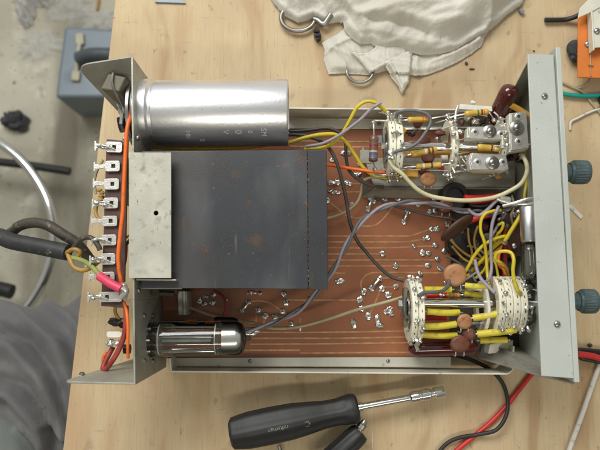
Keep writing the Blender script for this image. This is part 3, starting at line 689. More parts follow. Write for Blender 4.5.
# solder lugs standing round the wafers, with wire tails
for (x, yc, zc, r, n0, seed) in ((389,148,.042,.019,7,1),(396,148,.042,.019,6,2),(449,147,.042,.018,10,3),(496,145,.042,.017,9,4)):
    rr_ = random.Random(seed)
    for q in range(n0):
        an = -1.2+4.6*q/n0+rr_.uniform(-.15,.15); a_ = P(x, yc, zc); d = Vector((0, -math.cos(an+.4), math.sin(an+.4)))
        mb = MB(); b_ = a_+d*(r+.0035)+Vector((rr_.uniform(-.001,.001),0,0)); mb.tube([a_+d*(r-.001), b_], [.0011,.0008], 8, sub=1)
        mb.blob(b_, .0013,.0013,.0013, q+seed*9, .5, 2, 6); e_ = b_+Vector((rr_.choice((-1,1))*rr_.uniform(.004,.009), rr_.uniform(-.003,.003), -rr_.uniform(.001,.006)))
        mb.tube([b_, (b_+e_)/2+Vector((0,0,.001)), e_], .00042, 6); build('solder_lug', mb, 'solder', sw2)
for (x, yc, zc, r, n0, seed) in ((411,310,.036,.0205,5,5),(417,310,.036,.0205,5,6),(494,303.5,.036,.0182,4,7),(521,303.5,.036,.0182,4,8)):
    rr_ = random.Random(seed)
    for q in range(n0):
        an = -.2+3.6*q/n0+rr_.uniform(-.15,.15); a_ = P(x, yc, zc); d = Vector((0, -math.cos(an), math.sin(an)))
        mb = MB(); b_ = a_+d*(r+.0022)+Vector((rr_.uniform(-.001,.001),0,0)); mb.tube([a_+d*(r-.001), b_], [.0011,.0009], 8, sub=1)
        mb.blob(b_, .0014,.0013,.0012, q+seed*9, .5, 2, 6); build('solder_lug', mb, 'solder', sw)
for i, (x,y,z,m) in enumerate([(462,123,.040,'disc_d'),(468,118,.044,'solder'),(476,122,.046,'solder'),(484,121,.048,'bakelite'),(461,132,.040,'solder'),(508,125,.048,'solder'),(466,158,.046,'solder'),(510,158,.046,'bakelite'),(514,155,.044,'disc_d'),(506,172,.040,'solder'),(498,176,.036,'mustard'),(519,160,.04,'bakelite'),(404,131,.036,'mustard'),(412,134,.036,'bakelite'),(440,133,.036,'disc_d'),(437,139,.034,'solder'),(522,156,.05,'solder')]):
    mb = MB(); mb.blob(P(x,y,z), .0016+.0008*(i%3), .0022, .0018, i+30, .5, 2, 6); e_ = P(x+random.uniform(-9,9), y+random.uniform(-5,5), z-.006); mb.tube([P(x,y,z), (P(x,y,z)+e_)/2+Vector((0,0,.0012)), e_], .0005, 6)
    part('small_component', mb, m)
mb = MB(); mb.tube([P(459,156,.052), P(459,162,.050), P(462,168,.046), P(468,170.5,.045)], .0007, 8); part('bare_lead', mb, 'nickel'); mb = MB(); mb.tube([P(494,112,.062), P(498,116,.061), P(500,122,.058), P(496,126,.055)], .0006, 8); part('bare_lead', mb, 'nickel'); mb = MB(); mb.tube([P(455,122,.058), P(456,112,.056), P(458,106,.055)], .0008, 8); part('bare_lead', mb, 'nickel')
# trimmer capacitors
def trimmer(poly, zt_, holes, scr, sr, label=None):
    mb = MB(); top = pts(*poly, z=zt_); mb.prism(top, [drop(p, zt_-.0012) for p in top])
    cen = sum(top, Vector())/len(top)
    t_ = part('trimmer_capacitor', mb, 'nickel', label, bevel=.0006)
    mb = MB(); low = [drop(cen+(p-cen)*1.03, zt_-.0018) for p in top]; mb.prism(low, [drop(p, zt_-.0095) for p in low]); part('trimmer_base', mb, 'ceramic_w', parent=t_, bevel=.0004)
    for h in holes:
        mb = MB(); c = P(*h, zt_); mb.lathe(c, c+Vector((0,0,1)), [(-.0002,.0024),(.0003,.0024),(.0005,.0019)], 20, 0); mb.lathe(c, c+Vector((0,0,1)), [(.0002,.0010),(.0007,.0010)], 14, 1)
        part('eyelet', mb, ['nickel','slot'], parent=t_)
    mb = MB(); c = P(*scr, zt_); mb.lathe(c, c+Vector((0,0,1)), [(0,sr*1.35),(.0006,sr*1.35),(.0008,sr*1.05),(.0009,sr)], 28, 0)
    screw(mb, c+Vector((0,0,.0012)), sr*.8, ang=.9); part('adjusting_screw', mb, ['steel','slot'], parent=t_)
trimmer([(469,126.5),(506,126),(508,137),(500,139.5),(468,138.5)], .058, [(475,132),(501,134)], (489.5,131.5), .0032, 'pale trimmer bar with centre screw, middle of three')
trimmer([(472,152.5),(506,154),(509,169),(504,170.5),(472,169),(470,160)], .056, [(477.5,162),(503,162)], (492,163), .0034, 'pale trimmer bar nearest the metal tray')
trimmer([(510.5,113),(526.5,111),(529,148),(510.5,151)], .062, [(518.5,116.5),(518.5,141.5)], (516.5,128), .0036, 'upright trimmer plate beside the front panel')
mb = MB(); top = pts((460,104),(492,106.5),(492.5,111),(459,109), z=.055); mb.prism(top, [drop(p,.049) for p in top]); mb.blob(P(473,102.5,.055), .0018,.0012,.0012, 3, .4)
part('ceramic_bar', mb, 'ceramic_w', 'white ceramic bar above the top resistor', bevel=.0006)

# resistors
def resistor(a, b, r, mat, bands, lead=6, label=None, la=None, lb=None):
    pa, pb = P(*a), P(*b); L = (pb-pa).length; rr = r*PX(a[2]); mats = [mat]+[x[1] for x in bands]+['nickel']
    mb = MB(); pr = [(0,rr*.45),(L*.03,rr*.8),(L*.08,rr*1.02),(L*.2,rr*1.02),(L*.26,rr*.94)]; cuts = []
    t_ = L*.26
    prof = list(pr); ids = [0]*(len(pr)-1)
    for i, (f, m) in enumerate(bands):
        a0, a1 = L*(f-.035), L*(f+.035)
        prof += [(a0,rr*.95),(a0+1e-5,rr*.965),(a1,rr*.965),(a1+1e-5,rr*.95)]; ids += [0, i+1, i+1, i+1]
        ids[-1] = i+1
    prof += [(L*.80,rr*.94),(L*.86,rr*1.02),(L*.94,rr*1.02),(L*.98,rr*.8),(L,rr*.45)]; ids += [0]*5
    prof2, ids2 = [prof[0]], []
    for i in range(1, len(prof)):
        if prof[i][0] > prof2[-1][0]: prof2.append(prof[i]); ids2.append(ids[i-1])
    mb.lathe(pa, pb, prof2, 24, mis=ids2+[0])
    o = part('resistor', mb, mats[:-1], label, sharp=50)
    d = (pb-pa).normalized()
    mb = MB(); e0 = P(*la) if la else pa-d*lead*PX(.05); e1 = P(*lb) if lb else pb+d*lead*PX(.05)
    mb.tube([e0, (e0+pa)/2+Vector((0,0,.0006)), pa], .0005, 8); mb.tube([pb, (e1+pb)/2+Vector((0,0,.0006)), e1], .0005, 8)
    mb.blob(e0, .0014,.0013,.0012, a[0], .5, 2, 6); mb.blob(e1, .0016,.0014,.0012, a[1], .5, 2, 6)
    part('lead', mb, 'solder', parent=o)
resistor((407.5,119.8,.060),(428.5,119,.060), 3.0, 'res_y', [(.72,'b_or'),(.58,'b_or'),(.88,'b_or')], label='yellow resistor with orange bands, at the far side', lb=(447,116,.060), la=(400,121,.058))
resistor((411,154.5,.056),(437,149,.056), 3.1, 'res_y', [(.55,'b_wh'),(.68,'b_br'),(.82,'b_br')], label='tilted yellow resistor behind a brown disc', lb=(452,149,.056), la=(404,156,.054))
resistor((415.5,166.5,.050),(441.5,164.5,.050), 2.9, 'res_y', [(.3,'b_wh'),(.62,'b_br')], label='yellow resistor beside the orange disc', lb=(455,163,.052), la=(397,168,.048))
resistor((464.5,114,.062),(488.5,111.5,.062), 3.1, 'res_y', [(.55,'b_gn'),(.70,'b_br'),(.80,'b_or')], label='yellow resistor with green band above the middle trimmer', la=(448,118,.060), lb=(494,120,.058))
resistor((477,147,.058),(500,148.5,.058), 3.3, 'res_y', [(.62,'b_br'),(.78,'b_wh'),(.7,'b_or')], label='yellow resistor with white band between two trimmers', la=(458,146,.056), lb=(508,149,.056))
resistor((470.5,171,.045),(494,171.5,.045), 2.6, 'res_y', [(.3,'b_gy'),(.7,'b_or')], label='half hidden yellow resistor under the nearest trimmer', la=(461,157,.050), lb=(500,172,.045))
resistor((374,135.5,.056),(373.2,162,.056), 4.6, 'res_b', [(.40,'b_rd'),(.28,'b_gy'),(.62,'b_gy'),(.80,'b_bl'),(.75,'b_bl')], label='thick brown resistor with blue band left of the far switch', la=(373.5,122,.056), lb=(375,168,.05))
resistor((447,295.2,.034),(460,295,.034), 2.6, 'mustard', [(.5,'b_gn'),(.7,'b_or')], label='small resistor between red and yellow sleeves')
mb = MB(); mb.tube([P(373.5,124,.056), P(374,121,.056), P(377,120.5,.056), P(388,121,.056)], .0006, 8, sub=3); mb.tube([P(373.5,168,.05), P(374.5,173,.046), P(380,175,.042), P(389,175,.042)], .0007, 8)
part('bare_lead', mb, 'nickel')
mb = MB(); top = pts((394.5,168.5),(418.5,169.5),(418.5,177),(395,176), z=.046); mb.prism(top, [drop(p,.036) for p in top]); part('film_capacitor', mb, 'mustard', 'flat amber block capacitor', bevel=.0008)

# disc capacitors
def disc(c, r, mat, tilt=(0,0), label=None, ang=0, ell=1.0):
    cc = P(*c); rr = r*PX(c[2]); rot = Matrix.Rotation(ang,3,'Z')@Matrix.Rotation(tilt[0],3,'X')@Matrix.Rotation(tilt[1],3,'Y')
    mb = MB(); m = MB(); m.lathe(Vector((0,0,0)), Vector((0,0,1)), [(-.0016,rr*.05),(-.0015,rr*.7),(-.0010,rr*.94),(0,rr),(.0010,rr*.94),(.0015,rr*.7),(.0017,rr*.05)], 36)
    mb.add([cc+rot@Vector((v.x*ell, v.y, v.z)) for v in m.v], m.f)
    o = part('disc_capacitor', mb, mat, label, sharp=60)
    mb = MB()
    for s in (-1,1):
        a_ = cc+rot@Vector((s*rr*.45, -rr*.75, 0)); b_ = cc+rot@Vector((s*rr*.5, -rr*1.35, 0)); mb.tube([a_, b_, drop(b_, max(.015,b_.z-.006))], .0004, 6)
    part('lead', mb, 'nickel', parent=o); return o
disc((428,179,.044), 7.6, 'disc', (.3,.2), 'flat orange disc next to the cream wire', ell=1.15)
disc((424.5,141.5,.047), 6.6, 'disc_d', (.5,.3), 'small dark brown disc in the middle of the far switch')
disc((418,122,.050), 7, 'disc_d', (.7,.4), 'brown disc under the topmost resistor', ell=.8)
disc((428,157,.048), 6.8, 'disc_d', (.4,-.2), 'brown disc behind the tilted resistor')
disc((424,171,.044), 5.5, 'disc_d', (.9,.2), 'dark disc edge beside the amber block')
disc((455,275,.040), 11.6, 'disc', (.1,-.1), 'large round orange brown disc above the near switch')
disc((464.5,321.5,.048), 7.8, 'disc', (.15,.1), 'small orange disc between yellow sleeves')
disc((460,344,.044), 8.8, 'disc_d', (.2,.1), 'dark brown disc lying on the maroon capacitor', ell=1.15); disc((469,334,.045), 6.5, 'disc_d', (.3,-.2), 'smaller dark brown disc overlapping its neighbour')
disc((457,228,.040), 14, 'phenolic', (1.12,.0), 'dark brown disc standing on edge in the tangle', ang=.62, ell=1.45)
disc((446,206,.03), 8, 'disc_d', (.3,.1), 'dark brown disc at the board edge')

# dipped maroon capacitors
def dipped(a, b, r, label):
    pa, pb = P(*a), P(*b); L = (pb-pa).length; rr = r*PX(.05)
    mb = MB(); mb.lathe(pa, pb, [(0,rr*.02),(rr*.12,rr*.45),(rr*.45,rr*.82),(rr*.9,rr*.98),(L*.5,rr*1.0),(L-rr*.9,rr*1.0),(L-rr*.4,rr*.88),(L-rr*.12,rr*.52),(L,rr*.05)], 40)
    return part('dipped_capacitor', mb, 'maroon', label, sharp=60)
dipped((493,124,.040),(512,86,.066), 9.3, 'glossy maroon capacitor standing up beside the front panel')
dipped((408,349,.024),(478,347,.024), 8.2, 'glossy maroon capacitor lying along the near rail')
mb = MB(); mb.tube([P(416,345,.040), P(418,350,.036)], .0012, 8); part('soldered_tip', mb, 'solder')

# --- the tangle between the switches: added dark sheet, coils, small parts
mb = MB(); top = pts((448,195),(534,190),(540,352),(478,352),(450,345), z=.008); mb.prism(top, [drop(p,.0065) for p in top]); part('cavity_dark_sheet', mb, 'dark_int')  # added sheet, its dark colour stands in for the gloom of the open cavity
mb = MB()
c = P(455,196,.030); mb.lathe(c-Vector((0,0,.012)), c+Vector((0,0,1)), [(0,.0092),(.0002,.0096),(.012,.0096),(.013,.0088),(.013,.0060),(.011,.0055),(.011,.0001)], 36); part('coil_former', mb, 'bakelite', 'dark round coil former at the board corner')
for c, r, m in [((462,243,.022),.0098,'bakelite'),((480,205,.018),.0080,'bakelite'),((500,222,.018),.0075,'bakelite'),((485,268,.016),.0085,'dark_int'),((512,240,.016),.0075,'bakelite'),((470,262,.015),.0070,'grey_w')]:
    mb = MB(); p = P(*c); mb.lathe(drop(p,.009), p, [(0,r),(p.z-.0105,r),(p.z-.0095,r*.9),(p.z-.009,r*.5),(p.z-.009,.0001)], 28); part('coil_can', mb, m)
for i in range(16):
    mb = MB(); x, y = random.uniform(495,522), random.uniform(198,252); z = random.uniform(.024,.040)
    mb.blob(P(x,y,z), .0016+random.random()*.0014, .0014+random.random()*.0012, .0014, i, .6, 2.2, 6); 
    mb.tube([P(x,y,z), P(x+random.uniform(-5,5),y+random.uniform(-5,5),z-.004), P(x+random.uniform(-7,7),y+random.uniform(-7,7),z-.014)], .0005, 6)
    part('soldered_terminal', mb, ['solder'] if i % 3 else ['bakelite'])
mb = MB(); mb.slab(pts((500,200),(520,201),(521,256),(503,258), z=.026), .003); part('tag_board', mb, 'phenolic', bevel=.0004)
# silver crystal can, leads, lamps
mb = MB(); a, b = P(529,206,.056), P(530.5,242,.056); L = (b-a).length; mb.lathe(a, b, [(0,.0045),(.0006,.0056),(.0015,.0060),(L-.001,.0060),(L,.0056)], 36); part('metal_sleeve', mb, 'can', 'small bright metal sleeve beside the front panel')
mb = MB(); mb.tube([P(497,199,.052), P(510,203,.052), P(524,204,.054), P(540,203,.056)], .0010, 8); mb.tube([P(503,206,.050), P(515,203,.054), P(528,199,.056), P(542,198,.056)], .0012, 8); mb.lathe(P(500,199.5,.050), P(512,201,.050), [(0,.0018),(.0008,.0026),(.006,.0026),(.0068,.0018)], 16)
part('bare_lead', mb, 'nickel')
def lamp(a, b, r, label):
    pa, pb = P(*a), P(*b); L = (pb-pa).length
    mb = MB(); mb.lathe(pa, pb, [(0,r*.6),(r*.3,r*.95),(r,r),(L-r,r),(L-r*.4,r*.8),(L-r*.1,r*.4),(L,.0002)], 32); o = part('indicator_lamp', mb, 'glass', label, sharp=60)
    mb = MB(); mb.tube([pa, pa+(pb-pa)*.6], .0006, 6); mb.tube([pa+Vector((.002,0,0)), pa+(pb-pa)*.55+Vector((.0025,0,0))], .0005, 6); mb.lathe(pa, pb, [(0,r*.55),(r*.8,r*.5)], 16); part('filament_mount', mb, 'nickel', parent=o)
lamp((529.5,243,.050),(531,281,.050), .0056, 'slim glass lamp below the metal sleeve')
lamp((518,291,.040),(535,286,.044), .0068, 'round glass lamp behind the near switch'); lamp((518,312,.040),(535,321,.040), .0068, 'round glass lamp under the near shaft')
mb = MB(); mb.tube([P(524,279,.045), P(530,288,.046), P(540,291,.05)], .0005, 6); part('bare_lead', mb, 'nickel')
mb = MB(); top = pts((490,344),(514,340),(512,352),(488,354), z=.022); mb.prism(top, [drop(p,.010) for p in top]); part('ceramic_bar', mb, 'ceramic_w', 'white ceramic piece below the near switch', bevel=.0008)

# --- wires
def wire(mat, r, path, label=None, z=None, name='wire', parent=None):
    q = [P(*p) if len(p) == 3 else P(p[0], p[1], z) for p in path]
    for p in q[1:-1]:
        p.x += random.uniform(-.00022,.00022); p.y += random.uniform(-.00022,.00022)
    zz = sum(p.z for p in q)/len(q)
    mb = MB(); mb.tube(q, r*PX(zz), 10); return part(name, mb, mat, label, parent=parent)
def twisted(m1, m2, path, r, pitch=34):
    q = [P(*p) for p in path]; m = MB(); m.tube(q, .001, 3, sub=10, caps=False)
    cen = [(m.v[i*3]+m.v[i*3+1]+m.v[i*3+2])/3 for i in range(len(m.v)//3)]
    s = 0; a1, a2 = [], []; rr = r*PX(.05)
    for i, c in enumerate(cen):
        t_ = (cen[min(i+1,len(cen)-1)]-cen[max(i-1,0)]).normalized(); sd = t_.cross(Vector((0,0,1))).normalized(); up = sd.cross(t_)
        if i: s += (c-cen[i-1]).length
        ph = s/(pitch*PX(.05))*2*math.pi
        o_ = (sd*math.cos(ph)+up*math.sin(ph))*rr*.95; a1.append(c+o_); a2.append(c-o_)
    for mt, aa, lb in ((m1,a1,'lilac wire twisted with a grey one'),(m2,a2,'grey wire twisted with a lilac one')):
        mb = MB(); mb.tube(aa, rr, 9, sub=1); part('wire', mb, mt, lb)
twisted('lilac','grey_w',[(243,331,.034),(262,327,.034),(285,318,.036),(303,307,.038),(318,291,.042),(332,272,.046),(344,250,.048),(352,235,.048),(364,219,.048),(384,207,.048),(405,202.5,.046),(426,203,.044),(446,207,.042),(462,211,.042),(470,211,.042)], 1.6, 58)
wire('lilac', 1.8, [(468,209,.044),(474,214,.044),(480,215,.044),(488,209,.046),(495,202,.048),(501,197,.050)], 'lilac wire end curling up to the bare leads')
wire('grey_w', 1.6, [(468,212,.040),(480,211,.040),(492,215,.040),(500,212,.042),(510,207,.046),(522,205,.05)], 'grey wire end joining the bare leads')
wire('dgrey_w', 1.7, [(284,131,.040),(298,131,.040),(312,130,.040),(326,128,.040),(337,131,.040),(345,141,.038),(346,156,.034),(349,170,.032),(358,179,.032),(372,186,.030),(384,187,.028)], 'dark grey wire curving down to the metal tray')
wire('dgrey_w', 1.8, [(284,135,.044),(298,135,.044),(314,138,.044),(327,146,.044),(336,160,.044),(342,180,.042),(346,200,.040),(350,222,.040),(357,241,.038),(366,252,.034),(376,264,.032),(390,276,.032),(404,281,.034)], 'long dark grey wire crossing the board to the near switch')
wire('yel', 2.0, [(150,147,.044),(180,148.5,.044),(215,148,.044),(245,147,.046),(268,145,.048),(288,143,.050),(303,138.5,.05),(320,134.5,.05),(335,135,.048),(346,142,.044),(355,155,.040),(364,168,.036),(376,176,.034),(392,179,.034)], 'yellow wire running past the silver can to the tray')
wire('yel', 1.8, [(304,149,.044),(318,148.5,.044),(332,144,.048),(342,134,.052),(350,120,.056),(357,108,.060),(365,101.5,.062),(374,102,.062),(382,108,.060),(386,112,.058)], 'yellow wire looping over the far rail')
wire('lilac', 1.6, [(306,146.5,.048),(322,143.5,.050),(336,137,.053),(348,129,.057),(360,119.5,.060),(371,109,.063),(381,102.5,.064)], 'lilac wire beside the looping yellow wire')
mb = MB(); mb.tube([P(384,110,.058), P(390,115,.056), P(396,118,.054)], .0009, 8); mb.tube([P(382,112,.057), P(389,112,.058), P(391,119,.054)], .0006, 8); mb.tube([P(396,112,.058), P(399,117,.058), P(397,122,.056)], .0009, 8); part('bare_lead', mb, 'solder')
wire('orange', 1.7, [(318,164,.030),(332,165.5,.030),(348,168,.034),(364,170.5,.038),(378,172,.040),(390,172,.042)], 'orange wire from the transformer to the far switch')
wire('cream', 2.2, [(391,153.5,.058),(389.5,160,.058),(393,167,.057),(402,174,.056),(410,182,.054),(418,190,.052),(428,195,.050),(440,198,.050),(458,200,.050),(476,200,.050),(494,197,.050),(510,191,.052),(521,183,.054),(527,173,.056),(526,163,.056),(522,155,.054)], 'thick cream wire sweeping along the tray to the front panel')
mb = MB(); mb.blob(P(391,153,.059), .0022,.0024,.0016, 4, .3); part('solder_blob', mb, 'solder')
wire('pale', 1.5, [(320,219,.020),(334,217,.020),(346,212,.021),(356,204,.022),(361,194,.024),(362,184,.028),(366,179,.032),(376,177,.034),(388,180,.034),(401,180,.034)], 'pale yellowish wire rising from the board onto the tray')
wire('pale', 1.7, [(186,306,.022),(200,311,.022),(216,316.5,.022),(236,319,.022),(255,324,.024),(275,328.5,.026),(300,326.5,.028),(330,318.5,.030),(358,309.5,.032),(384,302.5,.034),(402,297,.036),(404,292,.038)], 'pale wire crossing the board to the near switch')
wire('grey_w', 1.7, [(384,163,.054),(388,156,.057),(396,151.5,.060),(408,148.5,.062),(418,142,.063),(426,132,.064),(431,122,.064),(428,114.5,.064),(418,111,.063),(406,110.5,.062),(398,113,.060),(396,118,.058)], 'grey wire looping over the far switch')
wire('grey_w', 1.8, [(439,266,.030),(444,270,.034),(448.5,277,.038),(448.5,285,.044),(443,291,.050),(434,292.5,.054),(424,292.5,.056),(418,296,.058)], 'grey wire hooked onto the near wafer')
wire('dgrey_w', 1.3, [(374,198,.018),(386,203,.020),(400,208,.022),(416,212,.024),(434,216,.026),(450,219,.028),(462,224,.026)], 'thin dark wire over the board')
wire('red_old', 1.4, [(214,291,.020),(220,294,.024),(225,300,.028),(226,308,.028),(223,318,.030)], 'short dull red wire behind the glass tube')
wire('yel', 1.7, [(501,210,.046),(492,211,.046),(485,214,.046),(481,221,.044),(481,231,.042),(484,242,.040),(486,256,.036),(487,272,.036),(489,286,.040)], 'yellow wire hanging down inside the tangle')
wire('yel', 1.7, [(458,282,.022),(464,274,.026),(470,264,.030),(474,256,.032),(482,246,.036),(492,240,.040),(502,237,.040),(507,236,.038)], 'yellow wire curving through the tangle')
wire('yel', 1.9, [(468,276,.018),(474,269,.022),(480,262,.028),(490,251,.032),(500,242,.036),(505,238,.038)], 'lower yellow wire of the tangle')
wire('yel', 2.1, [(505,241,.040),(512,230,.044),(518,220,.046),(522,212,.046)], 'thick yellow wire below the metal sleeve')
wire('ochre_w', 1.4, [(449,237,.026),(455,245,.026),(463,252,.024),(472,257,.022),(484,260,.020)], 'ochre wire at the board edge')
wire('ochre_w', 1.2, [(468,228,.030),(469,240,.028),(472,252,.024),(471,262,.020)], 'thin ochre wire at the board edge')
wire('yel', 1.9, [(508,276,.028),(506,268,.038),(501,263,.046),(496,259,.048),(497,253,.050),(504,251,.052),(511,253,.054),(514,260,.056),(513,270,.056),(514,281,.056),(518,290,.056),(521,293,.054)], 'yellow wire hooked over the near wafers')
wire('yel', 1.6, [(524,150,.048),(526,165,.044),(526.5,180,.040),(525,192,.040),(524,203,.040)], 'yellow wire coming down beside the front panel')
wire('yel', 1.5, [(498,225,.040),(503,223,.042),(502,229,.040),(497,236,.036),(494,246,.030)], 'short curled yellow wire of the tangle')
wire('mustard', 3.2, [(511,105,.060),(519,109.5,.058),(529,116,.056)], 'short amber wire beside the maroon capacitor')
wire('lilac', 1.7, [(499,206,.048),(495,214,.048),(492,225,.046),(491,240,.044),(491,255,.042),(491.5,268,.042),(490,277,.044),(486,282,.046)], 'lilac wire hanging beside the yellow one')
wire('lilac', 1.8, [(475,260,.040),(477,270,.044),(481,279,.048),(488,286,.052),(495,293,.056)], 'lilac wire ending on the near wafers')
wire('lilac', 1.4, [(506,213,.040),(500,222,.038),(494,232,.036),(489,242,.034)], 'faint lilac wire deep in the tangle')
wire('lilac', 1.2, [(454,283,.030),(462,281,.032),(470,277,.032),(478,271,.030)], 'faint lilac wire beside the big disc')
wire('red', 4.4, [(464,199,.036),(480,199.5,.036),(500,197,.036)], 'thick red sleeve behind the cream wire', name='insulating_sleeve')
wire('red', 3.6, [(466,222,.026),(480,217,.028),(494,213,.030)], 'red sleeve inside the tangle', name='insulating_sleeve')
wire('red_old', 2.8, [(505,234,.028),(505,252,.026),(505,272,.024),(506,282,.024)], 'dark red wire running under the hooked yellow one')
wire('orange', 1.5, [(506,228,.034),(503,240,.032),(499,254,.036),(499,264,.040),(504,270,.042),(506,278,.034)], 'orange wire beside the dark red one')
wire('red', 1.6, [(437,166.5,.036),(446,169.5,.034),(452,172,.032)], 'short red wire under the middle wafer')
wire('black_w', 1.4, [(488,349,.016),(496,353,.016),(504,351,.016),(511,344,.018)], 'thin black wire at the near gusset')
wire('dgrey_w', 1.2, [(466,197,.020),(472,205,.022),(486,206,.024),(500,201,.030)], 'thin dark wire behind the red sleeve')
for m_, r_, pth, lb in (('ochre_w',1.2,[(452,246,.024),(462,258,.026),(474,264,.026),(486,262,.024)],'dull ochre wire low in the tangle'),
    ('pale',1.1,[(458,250,.018),(470,246,.022),(482,252,.022),(490,262,.020)],'dull beige wire low in the tangle'),
    ('yel',1.4,[(476,278,.022),(484,270,.026),(489,258,.030),(497,250,.032),(502,246,.034)],'slim yellow wire low in the tangle'),
    ('ochre_w',1.3,[(478,226,.026),(474,238,.026),(476,250,.024),(484,262,.022),(486,276,.022)],'olive ochre wire crossing the coils'),
    ('grey_w',1.3,[(446,256,.018),(458,262,.020),(470,272,.022),(476,282,.024)],'grey wire low beside the board edge'),
    ('red_old',1.3,[(496,228,.030),(502,236,.034),(508,246,.032),(512,258,.028)],'thin dull red wire in the tangle'),
    ('yel',1.3,[(492,256,.030),(496,264,.034),(498,274,.038),(500,284,.044)],'slim yellow wire reaching the near wafers'),
    ('pale',1.2,[(512,196,.030),(514,206,.034),(511,216,.034),(514,228,.032)],'short beige wire behind the metal sleeve')):
    wire(m_, r_, pth, lb)
for i, (x,y,z,m) in enumerate([(462,256,.016,'taupe'),(474,244,.018,'grey_w'),(490,238,.022,'taupe'),(498,262,.018,'taupe'),(484,226,.020,'disc_d'),(508,266,.02,'dark_int'),(494,216,.026,'solder'),(500,220,.030,'solder'),(506,226,.032,'solder'),(497,230,.028,'solder'),(510,206,.036,'bakelite'),(504,214,.034,'solder'),(514,246,.03,'solder')]):
    mb = MB(); mb.blob(P(x,y,z), .0026+.001*(i%3) if i < 6 else .0016, .0035 if i < 6 else .0018, .003 if i < 6 else .0016, i+60, .4, 2, 10); part('small_component', mb, m)
wire('nickel', .6, [(400,169,.046),(430,170,.046),(462,171,.046)], 'thin bare lead along the tray', name='bare_lead')
# far-left wiring
wire('orange', 2.1, [(132,93,.074),(131.5,104,.076),(129,118,.077),(126.5,132,.078),(125.5,148,.078),(125,168,.078),(124,190,.078),(122.5,212,.078),(120,235,.078),(118.5,255,.078),(119.5,270,.077),(122,285,.074)], 'long orange wire lying over the terminal strip')
wire('orange', 1.6, [(124,302,.070),(127,312,.076),(128,326,.078),(128,342,.078),(128,358,.074)], 'orange wire continuing down the back panel')
wire('orange', 1.7, [(107,353,.056),(103.5,357,.056),(104,364,.056),(110,370,.056),(119,371.5,.058),(129,370.5,.060)], 'orange wire looped at the near wing')
wire('red_old', 2.6, [(126,306,.070),(126,322,.072),(123.5,337,.070),(117,353,.068),(109,366,.066),(104.5,370,.064),(103.5,366,.062),(108,357,.060),(113,347,.058)], 'thick dull red wire bent in a hairpin')
wire('red_old', 1.8, [(126,245,.064),(125,258,.064),(123,270,.064),(123,285,.064)], 'dull red wire behind the orange wire')
wire('black_w', 1.7, [(130,240,.060),(124,246,.062),(119,252,.062)], 'short black wire behind the orange wire')
wire('orange', 1.2, [(130,235,.062),(123,240,.064),(117,246,.066)], 'thin orange wire behind the terminal strip')
wire('ochre_w', 1.8, [(116,304,.062),(115,312,.060),(119,319,.058),(124,321,.058)], 'ochre wire below the terminal strip')
mb = MB(); mb.blob(P(116,322,.058), .0045,.0026,.0025, 4, .5, 3); mb.blob(P(122,323,.056), .003,.003,.003, 9, .5, 3); part('tag_post', mb, 'bakelite')
mb = MB(); top = pts((106.5,333),(108,331.5),(119,331.5),(122,333),(122,336),(119,337.5),(108,337.5),(106.5,336), z=.064); mb.prism(top, [drop(p,.062) for p in top]); part('paper_tag', mb, 'ceramic_w', 'tiny white tag', bevel=.0002)
mb = MB(); mb.blob(P(110,343,.062), .0026,.002,.002, 6, .5); mb.blob(P(117,343,.062), .003,.0018,.002, 2, .5); mb.tube([P(108,343,.062),P(124,342,.062)], .001, 8); part('tag_post', mb, 'solder')
mb = MB(); mb.lathe(P(124,349,.05), P(131,349,.05), [(0,.003),(.004,.003)], 16); part('grommet', mb, 'bakelite')
mb = MB(); mb.blob(P(123,289,.078), .0025,.0035,.002, 6, .4); mb.tube([P(122,286,.079), P(126,292,.079), P(125,300,.077)], .0011, 8); part('ring_terminal', mb, 'nickel')
# mains cord
cord = wire('cord', 8.2, [(-60,232,.02),(-30,233,.03),(-4,235,.044),(12,241,.05),(38,246.5,.054),(68,252.5,.058)], 'thick black mains cord sheath', name='mains_cord')
wire('ochre_w', 2.4, [(67,252,.060),(70,260,.062),(74,267,.063),(82,270.5,.064),(91,268,.066),(98,262,.069)], 'ochre core of the mains cord', parent=cord, name='cord_core')
wire('ochre_w', 2.2, [(66,253,.060),(74,249,.064),(80,252,.064),(78,256,.062)], None, parent=cord, name='cord_core')
wire('cord2', 2.6, [(72,250,.062),(79,241,.066),(86,237,.070),(93,239,.072),(98,246,.073),(100,250,.073)], 'dark core looping to the sixth lug', parent=cord, name='cord_core')
wire('green_w', 2.5, [(70,257,.060),(78,259,.063),(86,262,.067),(94,269,.072),(101,277,.076)], 'green core entering the pink sleeve', parent=cord, name='cord_core')
wire('pink', 4.6, [(99.5,276,.076),(110,283,.079),(121,289,.080)], 'bright pink sleeve', parent=cord, name='insulating_sleeve')
mb = MB(); mb.tube([P(122,287,.081), P(126,291,.080), P(122,297,.078)], .0020, 10); part('ring_terminal', mb, 'nickel')
wire('cord2', 5.2, [(-50,260,-.01),(-20,250,.02),(6,236,.034),(20,226,.040),(34,222.5,.044),(48,225.5,.048),(64,235,.048),(78,244,.046),(92,262,.036)], 'second thinner dusty brown grey cord', name='mains_cord')
wire('ochre_w', 1.8, [(104,196,.056),(98,203,.056),(96,212,.056),(99,219,.058),(105,221,.060)], 'ochre wire looping beside the lugs')
wire('pale', 1.5, [(103,160,.058),(97,170,.056),(94,182,.054),(96,194,.054)], 'thin pale wire beside the upper lugs')
mb = MB()
for i in range(5): mb.blob(P(100+random.uniform(-2,2),190+i*3,.060), .0018,.0014,.001, i, .5, 2, 6)
part('resin_lump', mb, 'ochre_w')

